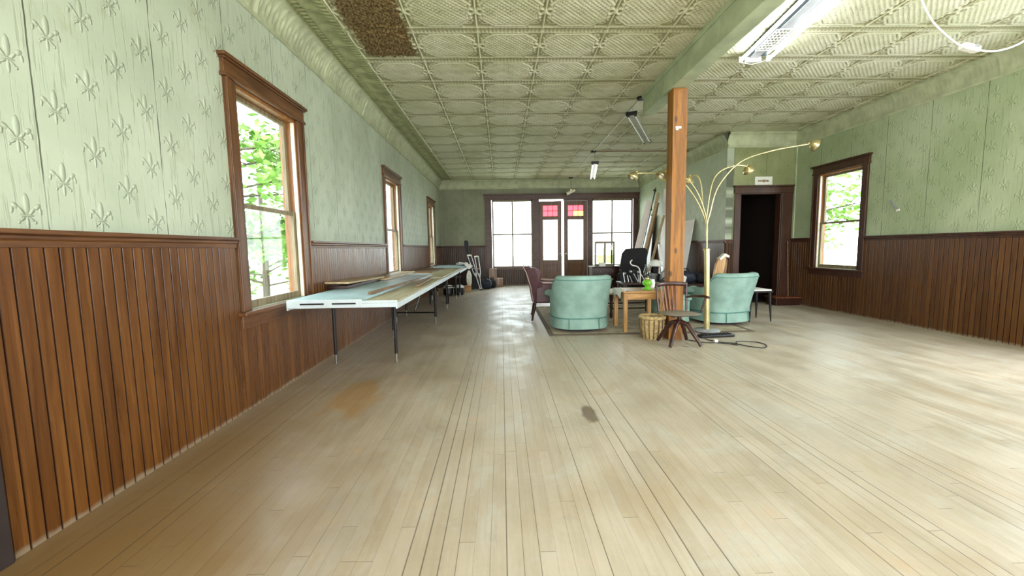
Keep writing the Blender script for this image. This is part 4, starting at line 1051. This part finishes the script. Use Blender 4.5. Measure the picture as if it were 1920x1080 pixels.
MB().tube([(-.16, -.07, .02), (.0, -.07, .16), (-.06, -.07, .30)], .013, 8).build('lever', M['black'], r, smooth=40)
MB().tube([(.02, -.08, .24), (.14, -.08, .32)], .013, 8).build('lever', M['black'], r, smooth=40)
r = root('white_helmet', (3.38, 9.05, .4405), 0, 'white rounded helmet perched on a black stand left of the post', 'helmet')
MB().cyl((0, 0, 0), (0, 0, .32), .05).build('stand', M['blackcloth'], r)
MB().lathe((0, 0, .32), [(.16, 0), (.165, .012), (.13, .02), (.125, .07), (.09, .12), (.04, .142), (.005, .145)], 24).build('dome', M['white'], r, smooth=60)

# ---- step and stick right of the doorway
r = root('wooden_step', (5.60, 8.08, 0), 0, 'low dark wooden step at the right side of the doorway', 'step')
MB().box(-.24, .24, -.15, .17, .0, .14).build('riser', M['mahog'], r, bevel=.005); MB().box(-.26, .25, -.17, .18, .141, .165).build('tread', M['mahog2'], r, bevel=.005)
o = MB().tube([(5.70, 8.08, .166), (5.75, 8.24, 1.26)], .010, 8).build('broomstick', M['brown'], smooth=50); tag(o, 'thin pale stick standing on the step against the wall', 'stick')
r = root('door_sign', (5.24, YR-.002, 2.455), 0, 'small white sign with dark lettering above the dark doorway', 'sign')
MB().box(-.175, .175, -.014, 0, -.075, .085).build('plate', M['white'], r, bevel=.002)
b = MB()
for i, (x, w_, h_) in enumerate(((-.105, .022, .030), (-.075, .02, .034), (-.045, .024, .028), (-.014, .026, .050), (.016, .022, .054), (.044, .018, .036), (.072, .026, .044), (.098, .016, .032))): b.box(x-w_/2, x+w_/2, -.0165, -.0145, -h_/2, h_/2)
b.build('worn_lettering', M['brown'], r)
o = MB().box(XR-.02, XR, 8.24, 8.30, 1.31, 3.1).build('trim_23', M['beam']); tag(o, 'narrow corner strip right of the doorway', 'trim', None, 'structure')
o = MB().obox((XR-.01, 6.13, 1.75), (.012, .035, .20), 0, -.65).build('torn_strip', M['grey'], bevel=.003); tag(o, 'dark torn strip hanging on the right wall beside the window', 'scrap')
MBt = MB().obox((XR-.012, 6.055, 1.67), (.01, .05, .03), 0, -.3); o = MBt.build('paint_flake', M['offwhite']); tag(o, 'small pale flake at the foot of the torn strip on the right wall', 'scrap')

# ---- ceiling wiring and lights
o = MB().tube([(2.11, 6.25, H-.022), (2.15, 9.7, H-.022), (2.21, 13.3, H-.022)], .011, 8).build('conduit', M['white'], smooth=50); tag(o, 'long pale conduit along the ceiling beyond the beam', 'conduit')
o = MB().tube([(2.17, 9.72, H-.022), (4.47, 9.74, H-.022)], .011, 8).build('conduit', M['brown'], smooth=50); tag(o, 'dark cross conduit running right from the middle junction', 'conduit')
for x, y, l in ((2.10, 6.30, 'dark round junction box at the beam end'), (2.15, 9.7, 'dark round junction box above the hanging tube light'), (2.21, 13.2, 'round junction box near the far wall')):
    o = MB().lathe((x, y, H-.05), [(.055, 0), (.065, .01), (.065, .035)], 20).build('junction_box', M['black'], smooth=40); tag(o, l, 'junction box', 'ceiling junction boxes')
def tube_light(p0, p1, drop, label, tube_mat, wid=.11, lit=False):
    hm = M['grey'] if lit else M['white']
    d = Vector(p1)-Vector(p0); L = d.length; a = math.atan2(-d.x, d.y)
    r = root('tube_light', p0, a, label, 'light', 'tube lights on the ceiling')
    MB().prism([(-.05, 0, .035), (.05, 0, .035), (.035, 0, .075), (-.035, 0, .075)], (0, 0, 0), (0, L, 0)).build('housing', hm, r, bevel=.003)
    for s in (-1, 1):
        MB().cyl((s*wid/2, .03, .01), (s*wid/2, L-.03, .01), .017, n=14).build('tube', tube_mat, r, smooth=40)
        for q in (.0, L-.03): MB().box(s*wid/2-.018, s*wid/2+.018, q, q+.03, -.012, .05).build('lamp_holder', M['white'] if lit else M['black'], r, bevel=.003)
    MB().box(-.085, .085, -.03, .0, -.0, .06).build('end_bracket', M['black'] if not lit else M['white'], r, bevel=.004)
    for q in (.12, L-.2): MB().tube([(0, q, .074), (0, q, drop)], .003, 5).build('hanger', M['black'], r)
    return r
tube_light((2.06, 6.62, 3.22), (2.90, 8.30, 3.22), .175, 'unlit two-tube light hanging near the beam end', M['alu'])
tube_light((2.19, 9.72, 3.10), (2.60, 11.84, 3.10), .29, 'pale two-tube light hanging beyond the middle junction', M['tube2'], .10)
r = tube_light((2.905, 4.87, 3.27), (2.62, 2.45, 3.27), .125, 'bright lit two-tube light right of the ceiling beam', M['led'], .30, True)
MB().box(-.13, .13, .02, 2.41, .045, .06).build('reflector', M['greyblue'], r)
b = MB()
for i in range(6): b.box(-.085+i*.034-.002, -.085+i*.034+.002, .22, .66, .018, .030)
for i in range(9): b.box(-.087, .087, .22+i*.055-.002, .22+i*.055+.002, .018, .030)
b.build('wire_grille', M['white'], r)
MB().tube([(-.15, 0, .01), (-.08, -.03, -.0), (.0, -.05, -.01), (.08, -.03, 0), (.15, 0, .01)], .004, 6).build('link_wire', M['white'], r, smooth=60)
MB().tube([(.20, .1, .11), (.23, .25, .05), (.22, .6, .1), (.21, 1.3, .08)], .004, 6).build('side_cord', M['white'], r, smooth=60)
r = root('spotlight', (2.20, 13.1, 0), 0, 'small hanging bare lamp in front of the far door header', 'light')
MB().tube([(0, 0, H-.05), (0, -.02, 2.98)], .005, 6).build('drop_cord', M['black'], r)
MB().tube([(-.13, -.05, 2.86), (.12, -.02, 2.97)], [.05, .035], 12).build('lamp_tube', M['bulb'], r, smooth=40)
MB().box(-.03, .03, -.05, .0, 2.95, 3.0).build('socket', M['brass'], r, bevel=.004)
# hanging white cord with inline switch
r = root('hanging_cord', (3.35, 3.0, 2.56), 0, 'white cord with inline switch sagging under the ceiling at the upper right', 'cord')
pts = [(2.84, 3.2), (2.90, 3.02), (2.964, 2.88), (3.039, 2.757), (3.123, 2.675), (3.226, 2.60), (3.285, 2.572), (3.40, 2.548), (3.46, 2.538), (3.542, 2.540), (3.656, 2.570), (3.76, 2.63), (3.95, 2.82), (4.1, 3.1), (4.16, 3.39)]
MB().tube(curve([(x-3.35, 0, z-2.56) for x, z in pts]+[]), .0065, 8).build('cable', M['white'], r, smooth=70)
o = MB().obox((-.01, 0, .0), (.125, .05, .042), 0, 0, .22).build('switch', M['white'], r, bevel=.010)
MB().obox((.015, -.026, .005), (.028, .01, .016), 0, 0, .22).build('rocker', M['grey'], o)
r2 = o = MB().tube([(2.84, 3.0, 3.2), (2.83, 3.0, 3.39)], .0065, 8).build('cable_riser', M['white'], r); o.location = (-3.35, -3.0, -2.56)
